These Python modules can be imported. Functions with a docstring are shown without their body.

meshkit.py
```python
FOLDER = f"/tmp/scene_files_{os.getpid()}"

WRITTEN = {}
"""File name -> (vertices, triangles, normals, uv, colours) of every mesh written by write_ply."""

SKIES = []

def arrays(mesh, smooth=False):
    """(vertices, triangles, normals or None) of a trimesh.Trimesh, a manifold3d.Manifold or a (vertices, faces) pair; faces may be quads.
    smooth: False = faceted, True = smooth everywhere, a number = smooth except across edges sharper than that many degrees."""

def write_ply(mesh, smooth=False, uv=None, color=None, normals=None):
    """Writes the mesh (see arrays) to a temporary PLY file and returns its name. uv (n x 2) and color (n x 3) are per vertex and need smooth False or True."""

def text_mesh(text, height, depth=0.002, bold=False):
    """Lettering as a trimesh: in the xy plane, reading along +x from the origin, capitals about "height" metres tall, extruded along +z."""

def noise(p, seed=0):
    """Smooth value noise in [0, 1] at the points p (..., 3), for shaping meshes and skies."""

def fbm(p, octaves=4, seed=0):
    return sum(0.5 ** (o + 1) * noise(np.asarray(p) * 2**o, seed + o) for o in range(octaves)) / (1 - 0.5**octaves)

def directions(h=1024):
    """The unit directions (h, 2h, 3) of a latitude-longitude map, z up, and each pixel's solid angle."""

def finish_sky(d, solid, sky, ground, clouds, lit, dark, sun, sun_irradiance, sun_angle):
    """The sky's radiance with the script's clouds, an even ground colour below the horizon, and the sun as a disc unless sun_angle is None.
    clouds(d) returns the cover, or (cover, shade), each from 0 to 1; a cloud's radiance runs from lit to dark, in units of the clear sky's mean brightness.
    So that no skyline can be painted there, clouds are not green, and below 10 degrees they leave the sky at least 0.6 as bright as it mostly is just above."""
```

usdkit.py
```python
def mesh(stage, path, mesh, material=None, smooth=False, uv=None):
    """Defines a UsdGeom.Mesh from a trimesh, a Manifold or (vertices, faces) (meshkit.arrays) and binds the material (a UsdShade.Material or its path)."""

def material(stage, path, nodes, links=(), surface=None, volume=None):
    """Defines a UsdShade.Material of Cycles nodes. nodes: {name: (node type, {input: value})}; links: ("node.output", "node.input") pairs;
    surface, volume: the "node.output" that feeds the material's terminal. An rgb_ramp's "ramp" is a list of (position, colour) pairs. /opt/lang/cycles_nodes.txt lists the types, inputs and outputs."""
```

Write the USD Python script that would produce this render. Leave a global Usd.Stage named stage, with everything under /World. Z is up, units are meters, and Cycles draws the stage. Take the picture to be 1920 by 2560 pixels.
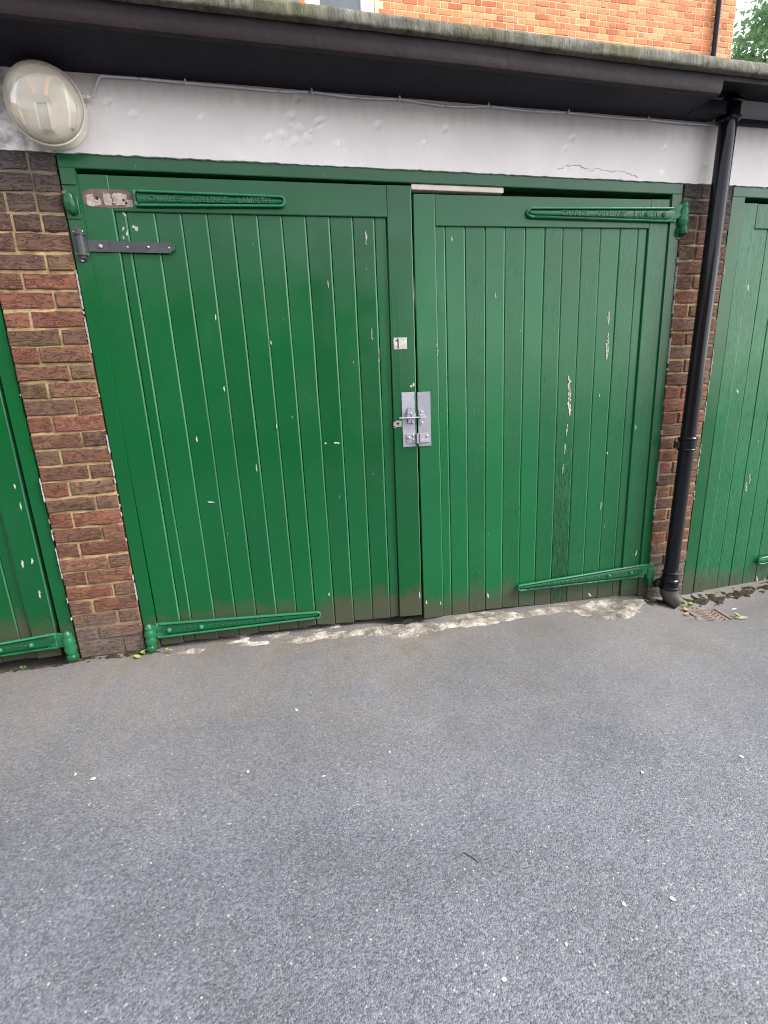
import math, random
import numpy as np
import trimesh
from shapely.geometry import Polygon, LineString, Point, box as sbox
from shapely import affinity
from pxr import Usd, UsdGeom, UsdLux, UsdShade, Gf, Sdf, Vt
import usdkit, meshkit

stage = Usd.Stage.CreateInMemory()
UsdGeom.SetStageUpAxis(stage, UsdGeom.Tokens.z)
UsdGeom.SetStageMetersPerUnit(stage, 1.0)
world = UsdGeom.Xform.Define(stage, '/World')
stage.SetDefaultPrim(world.GetPrim())
UsdGeom.Scope.Define(stage, '/World/Looks')
rng = np.random.default_rng(7)
random.seed(7)

# ------------------------------------------------------------------ camera
F_PX, YAW, PITCH, ROLL = 1172.4343, 0.2012, -0.2478, -0.0458
CAM = np.array([0.8059, -2.4355, 1.2321])
EXPOSURE = 1.33
fw = np.array([math.sin(YAW) * math.cos(PITCH), math.cos(YAW) * math.cos(PITCH), math.sin(PITCH)])
rt = np.array([math.cos(YAW), -math.sin(YAW), 0.0])
up = np.cross(rt, fw)
rt, up = math.cos(ROLL) * rt + math.sin(ROLL) * up, -math.sin(ROLL) * rt + math.cos(ROLL) * up
cam = UsdGeom.Camera.Define(stage, '/World/camera')
mat4 = Gf.Matrix4d(*rt, 0, *up, 0, *(-fw), 0, *CAM, 1)
cam.AddTransformOp().Set(mat4)
cam.CreateHorizontalApertureAttr(36.0)
cam.CreateVerticalApertureAttr(48.0)
cam.CreateFocalLengthAttr(36.0 * F_PX / 1920.0)
cam.CreateClippingRangeAttr(Gf.Vec2f(0.05, 500))
cam.CreateExposureAttr(EXPOSURE)

# ------------------------------------------------------------------ sky and (veiled) sun
SUN_EL, SUN_AZ = math.radians(46), math.radians(112)      # azimuth = atan2(x, y) of the direction towards the sun
to_sun = np.array([math.sin(SUN_AZ) * math.cos(SUN_EL), math.cos(SUN_AZ) * math.cos(SUN_EL), math.sin(SUN_EL)])


def material(name, nodes, links, surface, volume=None):
    return usdkit.material(stage, '/World/Looks/' + name, nodes, links, surface=surface, volume=volume)


sky_mat = material('sky_look', {
    'tc': ('texture_coordinate', {}),
    'sky': ('sky_texture', {'sky_type': 'single_scattering', 'sun_disc': False, 'sun_elevation': SUN_EL, 'sun_rotation': SUN_AZ, 'air_density': 1.0, 'aerosol_density': 2.0}),
    'grey': ('hsv', {'saturation': 0.22, 'value': 1.25}),
    'map': ('mapping', {'scale': (1.5, 1.5, 4.0)}),
    'cloud': ('noise_texture', {'scale': 1.6, 'detail': 5.0, 'roughness': 0.55}),
    'ramp': ('map_range', {'from_min': 0.3, 'from_max': 0.7, 'to_min': 0.85, 'to_max': 1.2, 'clamp': True}),
    'mul': ('mix', {'mix_type': 'multiply', 'fac': 1.0}),
    'bg': ('background_shader', {'strength': 0.15}),
}, [('sky.color', 'grey.color'), ('tc.generated', 'map.vector'), ('map.vector', 'cloud.vector'), ('cloud.fac', 'ramp.value'),
    ('grey.color', 'mul.color1'), ('ramp.result', 'mul.color2'), ('mul.color', 'bg.color')], 'bg.background')
sky = UsdLux.DomeLight.Define(stage, '/World/sky')
UsdShade.MaterialBindingAPI.Apply(sky.GetPrim()).Bind(sky_mat)
sky.GetPrim().SetCustomDataByKey('kind', 'structure')
sun = UsdLux.DistantLight.Define(stage, '/World/sun')
sun.CreateIntensityAttr(0.40)
sun.CreateAngleAttr(24.0)
sun.CreateNormalizeAttr(True)
sun.CreateColorAttr(Gf.Vec3f(1.0, 0.95, 0.88))
zax = to_sun
xax = np.cross([0, 0, 1.0], zax); xax /= np.linalg.norm(xax)
yax = np.cross(zax, xax)
sun.AddTransformOp().Set(Gf.Matrix4d(*xax, 0, *yax, 0, *zax, 0, 0, 0, 12, 1))

# ------------------------------------------------------------------ scene helpers
USED = {}


def numbered(parent, name):
    k = (parent, name)
    n = USED.get(k, -1) + 1
    USED[k] = n
    return f'{parent}/{name}' if n == 0 else f'{parent}/{name}_{n:03d}'


def tag(prim, label=None, cat=None, group=None, kind=None):
    for k, v in (('label', label), ('category', cat), ('group', group), ('kind', kind)):
        if v:
            prim.SetCustomDataByKey(k, v)
    return prim


def thing(name, label, cat, group=None, loc=(0, 0, 0)):
    x = UsdGeom.Xform.Define(stage, numbered('/World', name))
    x.AddTranslateOp().Set(Gf.Vec3d(*map(float, loc)))
    return tag(x.GetPrim(), label, cat, group)


OFFSET = {}


def obj(name, mesh, mat, parent=None, smooth=False, label=None, cat=None, group=None, kind=None):
    base = '/World' if parent is None else str(parent.GetPath())
    p = numbered(base, name)
    top = '/'.join(p.split('/')[:3])
    if parent is not None and top in OFFSET:
        v, f, _ = meshkit.arrays(mesh)
        mesh = (v - OFFSET[top], f)
    m = usdkit.mesh(stage, p, mesh, mat, smooth=smooth)
    return tag(m.GetPrim(), label, cat, group, kind)


def thing_at(name, label, cat, loc, group=None):
    """A thing whose parts are given in world coordinates; its origin sits at loc."""
    t = thing(name, label, cat, group, loc)
    OFFSET[str(t.GetPath())] = np.array(loc, float)
    return t


cat_ = trimesh.util.concatenate


def box(x0, x1, y0, y1, z0, z1):
    m = trimesh.creation.box(extents=(x1 - x0, y1 - y0, z1 - z0))
    m.apply_translation(((x0 + x1) / 2, (y0 + y1) / 2, (z0 + z1) / 2))
    return m


def bevel_box(x0, x1, y0, y1, z0, z1, b=0.003):
    """Box with all twelve edges chamfered: the hull of three shrunken boxes."""
    pts = []
    for sx in (0, 1):
        for sy in (0, 1):
            for sz in (0, 1):
                c = np.array([(x0, x1)[sx], (y0, y1)[sy], (z0, z1)[sz]], float)
                d = np.array([(1, -1)[sx], (1, -1)[sy], (1, -1)[sz]]) * b
                for k in range(3):
                    q = c + d
                    q[k] = c[k]
                    pts.append(q)
    return trimesh.convex.convex_hull(np.array(pts))


def hull(pts):
    return trimesh.convex.convex_hull(np.array(pts, float))


def loft(rows):
    """rows: (n, m, 3) rings (open side at the back is closed too), capped at both ends."""
    r = np.asarray(rows, float)
    n, m = r.shape[:2]
    v = r.reshape(-1, 3)
    f = []
    for i in range(n - 1):
        for j in range(m):
            a, b = i * m + j, i * m + (j + 1) % m
            f += [(a, b, b + m), (a, b + m, a + m)]
    for j in range(1, m - 1):
        f.append((0, j + 1, j))
        o = (n - 1) * m
        f.append((o, o + j, o + j + 1))
    t = trimesh.Trimesh(v, np.array(f), process=False)
    if t.volume < 0:
        t.invert()
    return t


def tube(points, r, sides=8):
    p = np.asarray(points, float)
    rad = np.broadcast_to(np.asarray(r, float), (len(p),))
    t = np.gradient(p, axis=0)
    t /= np.linalg.norm(t, axis=1, keepdims=True) + 1e-12
    ref = np.array([0, 0, 1.0]) if abs(t[0][2]) < 0.9 else np.array([1.0, 0, 0])
    rows = []
    for k in range(len(p)):
        a = np.cross(t[k], ref); a /= np.linalg.norm(a) + 1e-12
        b = np.cross(t[k], a)
        ang = np.arange(sides) * 2 * np.pi / sides
        rows.append(p[k] + rad[k] * (np.cos(ang)[:, None] * a + np.sin(ang)[:, None] * b))
    return loft(rows)


def revolve(profile, centre, axis='z', sides=24):
    """profile: (radius, height) pairs; revolved about an axis through centre."""
    m = trimesh.creation.revolve(np.array(profile, float), sections=sides)
    if axis == 'y':
        m.apply_transform(trimesh.transformations.rotation_matrix(math.pi / 2, (1, 0, 0)))      # height h -> y = -h (out of the wall)
    if axis == 'x':
        m.apply_transform(trimesh.transformations.rotation_matrix(math.pi / 2, (0, 1, 0)))
    m.apply_translation(centre)
    if m.volume < 0:
        m.invert()
    return m


def extrude_xz(poly, yf, yb):
    """A shapely polygon in (x, z) as a slab from y = yf (front, towards the camera) back to yb."""
    out = []
    for g in getattr(poly, 'geoms', [poly]):
        if g.is_empty or g.area < 1e-9:
            continue
        m = trimesh.creation.extrude_polygon(g, abs(yb - yf), engine='earcut')
        v = np.array(m.vertices)
        out.append(trimesh.Trimesh(np.stack([v[:, 0], max(yf, yb) - v[:, 2], v[:, 1]], 1), m.faces, process=False))
    m = cat_(out)
    if m.volume < 0:
        m.invert()
    return m


def extrude_xy(poly, z0, z1):
    out = []
    for g in getattr(poly, 'geoms', [poly]):
        m = trimesh.creation.extrude_polygon(g, z1 - z0, engine='earcut')
        m.apply_translation((0, 0, z0))
        out.append(m)
    return cat_(out)


def dome_bolt(x, y, z, r, h):
    """Round-headed bolt pointing out of the wall (towards -y)."""
    a = np.linspace(0, math.pi / 2, 5)
    return revolve([(0, 0)] + [(r, 0.0), (r, h * 0.3)] + [(r * math.cos(t), h * 0.3 + h * 0.7 * math.sin(t)) for t in a[1:-1]] + [(0, h)], (x, y, z), 'y', 12)


def at_depth(x, z, y):
    """A point measured on the wall plane y = 0, moved along the line of sight to depth y."""
    k = (y - CAM[1]) / (0 - CAM[1])
    return CAM[0] + (x - CAM[0]) * k, CAM[2] + (z - CAM[2]) * k


def ground_z(x, y):
    x, y = np.asarray(x, float), np.asarray(y, float)
    xs = 1.5 + 4.0 * np.tanh((x - 1.5) / 4.0)
    z = -0.022 - 0.036 * xs
    z = z - 0.075 * np.exp(-((x - 3.42) / 0.45) ** 2 - ((y + 0.18) / 0.22) ** 2)          # dip towards the gully
    z = z - 0.05 / (1 + np.exp(-(y - 0.0) / 0.02)) / (1 + np.exp((x + 0.36) / 0.02))      # worn hollow below the left garage door
    z = z - 0.045 * np.exp(-((x - 1.40) / 0.14) ** 2) / (1 + np.exp(-(y + 0.015) / 0.012))                 # worn under the meeting stiles
    return z


# ------------------------------------------------------------------ materials
def ramp2(c0, c1, a=0.0, b=1.0):
    return ('rgb_ramp', {'ramp': [(a, c0), (b, c1)]})


def paint(name, base, rough=0.28, dirt=True, crack=0.0, faded=0.0, specks=True):
    """Old gloss paint on softwood: brush grain, tiny lost flakes, splashed mud near the ground."""
    n = {
        'geo': ('geometry', {}), 'oi': ('object_info', {}),
        'sep': ('separate_xyz', {}),
        'low': ('noise_texture', {'scale': 1.7, 'detail': 3.0}),
        'mapg': ('mapping', {'scale': (70.0, 70.0, 2.2)}),
        'grain': ('noise_texture', {'scale': 1.0, 'detail': 4.0, 'roughness': 0.6}),
        'mapf': ('mapping', {'scale': (110.0, 110.0, 26.0)}),
        'flk': ('noise_texture', {'scale': 1.0, 'detail': 2.0}),
        'patch': ('noise_texture', {'scale': 4.5, 'detail': 3.0}),
        'base': ('rgb_ramp', {'ramp': [(0.25, tuple(c * 0.86 for c in base)), (0.75, tuple(c * 1.12 + faded * 0.02 for c in base))]}),
        'rnd': ('map_range', {'from_min': 0.0, 'from_max': 1.0, 'to_min': 0.90, 'to_max': 1.10}),
        'var': ('mix', {'mix_type': 'multiply', 'fac': 1.0}),
        'fsum': ('math', {'math_type': 'multiply_add', 'value2': 0.28}),
        'fmask': ('map_range', {'from_min': 0.925, 'from_max': 0.945, 'clamp': True}),
        'fcol': ('mix', {'color2': (0.42, 0.40, 0.33)}),
        'at': ('attribute', {'attribute': 'highlight_and_wear'}), 'wn': ('map_range', {'from_min': 0.40, 'from_max': 0.62, 'to_min': 0.55, 'to_max': 1.0, 'clamp': True}), 'wm': ('math', {'math_type': 'multiply'}),
        'wc': ('mix', {'color2': (0.045, 0.170, 0.083)}),  # paler green of the highlight painted on the boards' right-hand arrises
        'h1': ('math', {'math_type': 'multiply_add', 'value2': 0.060}),
        'dn': ('noise_texture', {'scale': 9.0, 'detail': 6.0, 'roughness': 0.75}),
        'orn': ('math', {'math_type': 'multiply_add', 'value2': 0.07}),
        'h2': ('math', {'math_type': 'multiply_add', 'value2': -0.30}),
        'dmask': ('map_range', {'from_min': 0.105, 'from_max': -0.020, 'to_min': 0.0, 'to_max': 0.80, 'clamp': True}),
        'dcol': ('mix', {'color2': (0.046, 0.039, 0.024)}),
        'gb': ('bump', {'strength': 0.16, 'distance': 0.002}),
        'lb': ('bump', {'strength': 0.25, 'distance': 0.012}),
        'rr': ('map_range', {'from_min': 0.3, 'from_max': 0.7, 'to_min': rough - 0.07, 'to_max': rough + 0.10, 'clamp': True}),
        'rsum': ('math', {'math_type': 'multiply_add', 'value2': 0.45, 'use_clamp': True}),
        'p': ('principled_bsdf', {'specular_ior_level': 0.38}),
    }
    l = [('geo.position', 'low.vector'), ('geo.position', 'mapg.vector'), ('mapg.vector', 'grain.vector'), ('geo.position', 'mapf.vector'), ('mapf.vector', 'flk.vector'),
         ('geo.position', 'patch.vector'), ('geo.position', 'sep.vector'), ('geo.position', 'dn.vector'), ('low.fac', 'base.fac'), ('oi.random', 'rnd.value'),
         ('base.color', 'var.color1'), ('rnd.result', 'var.color2'),
         ('patch.fac', 'fsum.value1'), ('flk.fac', 'fsum.value3'), ('fsum.value', 'fmask.value'),
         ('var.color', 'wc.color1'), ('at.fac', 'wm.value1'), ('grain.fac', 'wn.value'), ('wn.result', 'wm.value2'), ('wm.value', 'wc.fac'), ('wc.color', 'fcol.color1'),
         ('sep.x', 'h1.value1'), ('sep.z', 'h1.value3'), ('dn.fac', 'h2.value1'), ('oi.random', 'orn.value1'), ('h1.value', 'orn.value3'), ('orn.value', 'h2.value3'), ('h2.value', 'dmask.value'),
         ('fcol.color', 'dcol.color1'), ('grain.fac', 'gb.height'), ('low.fac', 'lb.height'), ('lb.normal', 'gb.normal'), ('patch.fac', 'rr.value'),
         ('dcol.color', 'p.base_color'), ('rr.result', 'rsum.value3')]
    if specks:
        l.append(('fmask.result', 'fcol.fac'))
    else:
        n['fcol'][1]['fac'] = 0.0
    if dirt:
        l += [('dmask.result', 'dcol.fac'), ('dmask.result', 'rsum.value1')]
    else:
        n['dcol'][1]['fac'] = 0.0
        n['rsum'][1]['value1'] = 0.0
    l += [('rsum.value', 'p.roughness')]
    if crack:
        n.update({
            'mapc': ('mapping', {'scale': (130.0, 130.0, 11.0)}),
            'cn': ('noise_texture', {'scale': 1.0, 'detail': 3.0, 'distortion': 0.6}),
            'cs': ('math', {'math_type': 'subtract', 'value2': 0.5}),
            'ca': ('math', {'math_type': 'absolute'}),
            'cz': ('map_range', {'from_min': 0.1, 'from_max': 1.1 if crack >= 1 else 3.0, 'to_min': 0.075 if crack >= 1 else 0.022 * crack, 'to_max': 0.0, 'clamp': True}),
            'cl': ('math', {'math_type': 'less_than'}),
            'cm': ('mix', {'color2': (0.003, 0.030, 0.011)}),
            'cb': ('bump', {'strength': 0.7, 'distance': 0.003, 'invert': True}),
        })
        l += [('geo.position', 'mapc.vector'), ('mapc.vector', 'cn.vector'), ('cn.fac', 'cs.value1'), ('cs.value', 'ca.value1'), ('sep.z', 'cz.value'), ('ca.value', 'cl.value1'), ('cz.result', 'cl.value2'),
              ('dcol.color', 'cm.color1'), ('cl.value', 'cm.fac'), ('cl.value', 'cb.height'), ('gb.normal', 'cb.normal'), ('cb.normal', 'p.normal')]
        l[l.index(('dcol.color', 'p.base_color'))] = ('cm.color', 'p.base_color')
    else:
        l.append(('gb.normal', 'p.normal'))
    return material(name, n, l, 'p.BSDF')


GREEN = (0.0020, 0.060, 0.0165)
M = {}
M['green'] = paint('green_gloss_paint', GREEN, rough=0.20)
M['green_right_lit'] = paint('green_right_lit_paint', (0.0036, 0.077, 0.0235), rough=0.20)  # lighter green: stronger light on the right leaf painted into the colour
M['green_far_right_lit'] = paint('green_far_right_lit_crazed_paint', (0.0068, 0.093, 0.0325), rough=0.23, crack=0.7)  # paler still: glare on the far-right door painted into the colour
M['green_b'] = paint('green_gloss_paint_second', (0.0023, 0.064, 0.0178), rough=0.22)
M['green_cracked'] = paint('green_cracked_paint', (0.0050, 0.073, 0.0235), rough=0.28, crack=1.0)
M['green_crazed'] = paint('green_crazed_paint', (0.007, 0.078, 0.026), rough=0.27, crack=0.9)
M['green_hairline'] = paint('green_hairline_paint', (0.0038, 0.074, 0.0230), rough=0.22, crack=0.22)  # hairline cracks; base green raised with the right leaf's painted-in light
M['green_iron_letter'] = paint('green_raised_letter_paint', (0.011, 0.096, 0.039), rough=0.24, dirt=False, specks=False)
M['green_iron_eye'] = paint('green_hinge_eye_paint', (0.012, 0.100, 0.043), rough=0.16, dirt=False, specks=False)
M['green_frame'] = paint('green_frame_paint', (0.007, 0.064, 0.023), rough=0.26, dirt=False)
M['green_iron_sky_lit'] = paint('green_sky_lit_iron_paint', (0.022, 0.145, 0.068), rough=0.16, dirt=False, specks=False)  # paler green paints sky light onto hinge rims and bolt heads
M['green_iron'] = paint('green_iron_paint', (0.006, 0.066, 0.024), rough=0.17, dirt=False, specks=False)


def simple(name, c0, c1, scale=6.0, rough=0.6, bump=0.3, dist=0.004, metallic=0.0, detail=5.0, rvar=0.1, bscale=None, spec=0.5):
    n = {'geo': ('geometry', {}), 'no': ('noise_texture', {'scale': scale, 'detail': detail, 'roughness': 0.6}), 'oi': ('object_info', {}),
         'r': ('rgb_ramp', {'ramp': [(0.3, c0), (0.7, c1)]}), 'b': ('bump', {'strength': bump, 'distance': dist}),
         'fine': ('noise_texture', {'scale': bscale or scale * 8, 'detail': 3.0}),
         'rnd': ('map_range', {'to_min': 0.88, 'to_max': 1.12}), 'v': ('mix', {'mix_type': 'multiply', 'fac': 1.0}),
         'rr': ('map_range', {'from_min': 0.3, 'from_max': 0.7, 'to_min': rough - rvar, 'to_max': min(1, rough + rvar), 'clamp': True}),
         'p': ('principled_bsdf', {'metallic': metallic, 'specular_ior_level': spec})}
    l = [('geo.position', 'no.vector'), ('geo.position', 'fine.vector'), ('no.fac', 'r.fac'), ('oi.random', 'rnd.value'), ('r.color', 'v.color1'), ('rnd.result', 'v.color2'), ('v.color', 'p.base_color'),
         ('fine.fac', 'b.height'), ('b.normal', 'p.normal'), ('no.fac', 'rr.value'), ('rr.result', 'p.roughness')]
    return material(name, n, l, 'p.BSDF')


def brick_mat(name, c0, c1, soot=True, crease=1.0, rough=0.85):
    """Hand-made stock brick: creased face, burnt patches; soot under the eaves and splash dirt at the foot."""
    n = {'geo': ('geometry', {}), 'sep': ('separate_xyz', {}), 'oi': ('object_info', {}),
         'mp': ('mapping', {'scale': (13.0, 13.0, 42.0)}),
         'cr': ('noise_texture', {'scale': 1.0, 'detail': 3.0, 'distortion': 1.6}),
         's': ('math', {'math_type': 'subtract', 'value2': 0.5}), 'a': ('math', {'math_type': 'absolute'}),
         'cm': ('map_range', {'from_min': 0.0, 'from_max': 0.035, 'to_min': 0.0, 'to_max': 1.0, 'clamp': True}),
         'n1': ('noise_texture', {'scale': 30.0, 'detail': 6.0, 'roughness': 0.72}),
         'r': ('rgb_ramp', {'ramp': [(0.3, c0), (0.7, c1)]}),
         'cd': ('mix', {'mix_type': 'multiply', 'color2': (0.82, 0.79, 0.79)}), 'ci': ('math', {'math_type': 'subtract', 'value1': 1.0}),
         'rnd': ('map_range', {'to_min': 0.78, 'to_max': 1.22}), 'v': ('mix', {'mix_type': 'multiply', 'fac': 1.0}),
         'sn': ('noise_texture', {'scale': 5.0, 'detail': 4.0}),
         'sz': ('math', {'math_type': 'multiply_add', 'value2': 0.5}),
         'sm': ('map_range', {'from_min': 2.05, 'from_max': 2.45, 'to_min': 0.0, 'to_max': 0.85, 'clamp': True}),
         'sc': ('mix', {'color2': (0.050, 0.046, 0.047)}),
         'dm': ('map_range', {'from_min': 0.52, 'from_max': 0.26, 'to_min': 0.0, 'to_max': 0.75, 'clamp': True}),
         'dc': ('mix', {'color2': (0.105, 0.094, 0.080)}),
         'b1': ('bump', {'strength': 0.9 * crease, 'distance': 0.006}), 'b2': ('bump', {'strength': 0.6, 'distance': 0.003}),
         'f': ('noise_texture', {'scale': 160.0, 'detail': 3.0}),
         'p': ('principled_bsdf', {'roughness': rough, 'specular_ior_level': 0.3})}
    l = [('geo.position', 'mp.vector'), ('mp.vector', 'cr.vector'), ('cr.fac', 's.value1'), ('s.value', 'a.value1'), ('a.value', 'cm.value'), ('geo.position', 'n1.vector'), ('n1.fac', 'r.fac'),
         ('r.color', 'cd.color1'), ('cm.result', 'ci.value2'), ('ci.value', 'cd.fac'), ('cd.color', 'v.color1'), ('oi.random', 'rnd.value'), ('rnd.result', 'v.color2'),
         ('geo.position', 'sep.vector'), ('geo.position', 'sn.vector'), ('sn.fac', 'sz.value1'), ('sep.z', 'sz.value3'),
         ('v.color', 'sc.color1'), ('sc.color', 'dc.color1'), ('dc.color', 'p.base_color'),
         ('cm.result', 'b1.height'), ('geo.position', 'f.vector'), ('f.fac', 'b2.height'), ('b1.normal', 'b2.normal'), ('b2.normal', 'p.normal')]
    if soot:
        l += [('sz.value', 'sm.value'), ('sm.result', 'sc.fac'), ('sz.value', 'dm.value'), ('dm.result', 'dc.fac')]
    else:
        n['sc'][1]['fac'] = 0.0
        n['dc'][1]['fac'] = 0.0
    return material(name, n, l, 'p.BSDF')


BR = [brick_mat('stock_brick_brown', (0.098, 0.046, 0.029), (0.190, 0.092, 0.056)),
      brick_mat('stock_brick_red', (0.120, 0.046, 0.028), (0.195, 0.080, 0.049)),
      brick_mat('stock_brick_dark', (0.078, 0.042, 0.029), (0.150, 0.080, 0.053)),
      brick_mat('stock_brick_tan', (0.090, 0.052, 0.030), (0.165, 0.098, 0.058))]
HB = [brick_mat('house_brick_orange', (0.52, 0.178, 0.070), (0.66, 0.255, 0.115), soot=False, crease=0.4),
      brick_mat('house_brick_red', (0.43, 0.126, 0.053), (0.55, 0.180, 0.078), soot=False, crease=0.4),
      brick_mat('house_brick_pale', (0.55, 0.215, 0.092), (0.68, 0.305, 0.150), soot=False, crease=0.4)]


def mortar_mat(name, c0, c1, soot=True):
    n = {'geo': ('geometry', {}), 'sep': ('separate_xyz', {}), 'no': ('noise_texture', {'scale': 13.0, 'detail': 6.0, 'roughness': 0.75}), 'lo': ('noise_texture', {'scale': 5.0, 'detail': 4.0}),
         'r': ('rgb_ramp', {'ramp': [(0.3, c0), (0.65, c1)]}), 'sz': ('math', {'math_type': 'multiply_add', 'value2': 0.6}),
         'sm': ('map_range', {'from_min': 2.15, 'from_max': 2.5, 'to_min': 0.0, 'to_max': 0.8, 'clamp': True}), 'sc': ('mix', {'color2': (0.085, 0.078, 0.075)}),
         'dm': ('map_range', {'from_min': 0.6, 'from_max': 0.35, 'to_min': 0.0, 'to_max': 0.8, 'clamp': True}), 'dc': ('mix', {'color2': (0.10, 0.088, 0.072)}),
         'f': ('noise_texture', {'scale': 140.0, 'detail': 3.0}), 'b': ('bump', {'strength': 0.8, 'distance': 0.004}), 'p': ('principled_bsdf', {'roughness': 0.92, 'specular_ior_level': 0.2})}
    l = [('geo.position', 'no.vector'), ('geo.position', 'lo.vector'), ('geo.position', 'sep.vector'), ('no.fac', 'r.fac'), ('lo.fac', 'sz.value1'), ('sep.z', 'sz.value3'),
         ('r.color', 'sc.color1'), ('sc.color', 'dc.color1'), ('dc.color', 'p.base_color'), ('geo.position', 'f.vector'), ('f.fac', 'b.height'), ('b.normal', 'p.normal')]
    if soot:
        l += [('sz.value', 'sm.value'), ('sm.result', 'sc.fac'), ('sz.value', 'dm.value'), ('dm.result', 'dc.fac')]
    else:
        n['sc'][1]['fac'] = 0.0
        n['dc'][1]['fac'] = 0.0
    return material(name, n, l, 'p.BSDF')


M['mortar'] = mortar_mat('sandy_mortar', (0.12, 0.078, 0.042), (0.54, 0.39, 0.205))
M['house_mortar'] = mortar_mat('house_mortar', (0.64, 0.45, 0.27), (0.76, 0.58, 0.39), soot=False)
M['sealant'] = simple('white_flaking_sealant', (0.20, 0.19, 0.175), (0.46, 0.44, 0.41), 60, 0.7)
# painted render: white masonry paint with soot gathered below the eaves and streaks
M['render'] = material('white_masonry_paint', {
    'geo': ('geometry', {}), 'sep': ('separate_xyz', {}), 'n1': ('noise_texture', {'scale': 3.2, 'detail': 5.0, 'roughness': 0.6}),
    'mp': ('mapping', {'scale': (26.0, 26.0, 4.0)}), 'n2': ('noise_texture', {'scale': 1.0, 'detail': 4.0}),
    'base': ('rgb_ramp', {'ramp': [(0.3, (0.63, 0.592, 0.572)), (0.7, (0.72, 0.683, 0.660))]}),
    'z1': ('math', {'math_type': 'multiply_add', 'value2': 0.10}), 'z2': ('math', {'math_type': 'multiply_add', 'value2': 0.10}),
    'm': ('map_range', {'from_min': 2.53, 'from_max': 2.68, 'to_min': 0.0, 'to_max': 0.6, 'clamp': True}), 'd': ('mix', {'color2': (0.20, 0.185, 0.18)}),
    # grime on the end of the lintel above the brick pier on the left
    'gx': ('map_range', {'from_min': 0.30, 'from_max': -0.15, 'to_min': 0.0, 'to_max': 0.34, 'clamp': True}), 'ga': ('math', {'math_type': 'add'}),
    'gm': ('map_range', {'from_min': 0.72, 'from_max': 0.92, 'to_min': 0.0, 'to_max': 0.7, 'clamp': True}), 'g': ('mix', {'color2': (0.13, 0.115, 0.11)}),
    'n3': ('noise_texture', {'scale': 17.0, 'detail': 5.0, 'roughness': 0.7}),
    'f': ('noise_texture', {'scale': 75.0, 'detail': 4.0}), 'b': ('bump', {'strength': 0.35, 'distance': 0.004}), 'p': ('principled_bsdf', {'roughness': 0.72})},
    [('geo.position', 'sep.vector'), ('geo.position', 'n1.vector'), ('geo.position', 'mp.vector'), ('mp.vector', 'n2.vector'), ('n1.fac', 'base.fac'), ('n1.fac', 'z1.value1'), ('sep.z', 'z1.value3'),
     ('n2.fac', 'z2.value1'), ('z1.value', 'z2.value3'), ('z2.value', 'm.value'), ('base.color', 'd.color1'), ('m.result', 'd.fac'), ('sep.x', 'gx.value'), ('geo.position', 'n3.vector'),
     ('n3.fac', 'ga.value1'), ('gx.result', 'ga.value2'), ('ga.value', 'gm.value'), ('d.color', 'g.color1'), ('gm.result', 'g.fac'), ('g.color', 'p.base_color'),
     ('geo.position', 'f.vector'), ('f.fac', 'b.height'), ('b.normal', 'p.normal')], 'p.BSDF')
M['soffit'] = simple('dark_bituminous_paint', (0.007, 0.0062, 0.011), (0.013, 0.0115, 0.019), 2.5, 0.65, 0.3, 0.01, spec=0.2)
M['fascia'] = simple('dark_brown_fascia_paint', (0.010, 0.0066, 0.0080), (0.022, 0.0135, 0.0150), 3.0, 0.6, 0.3, 0.01, spec=0.22)
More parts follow.
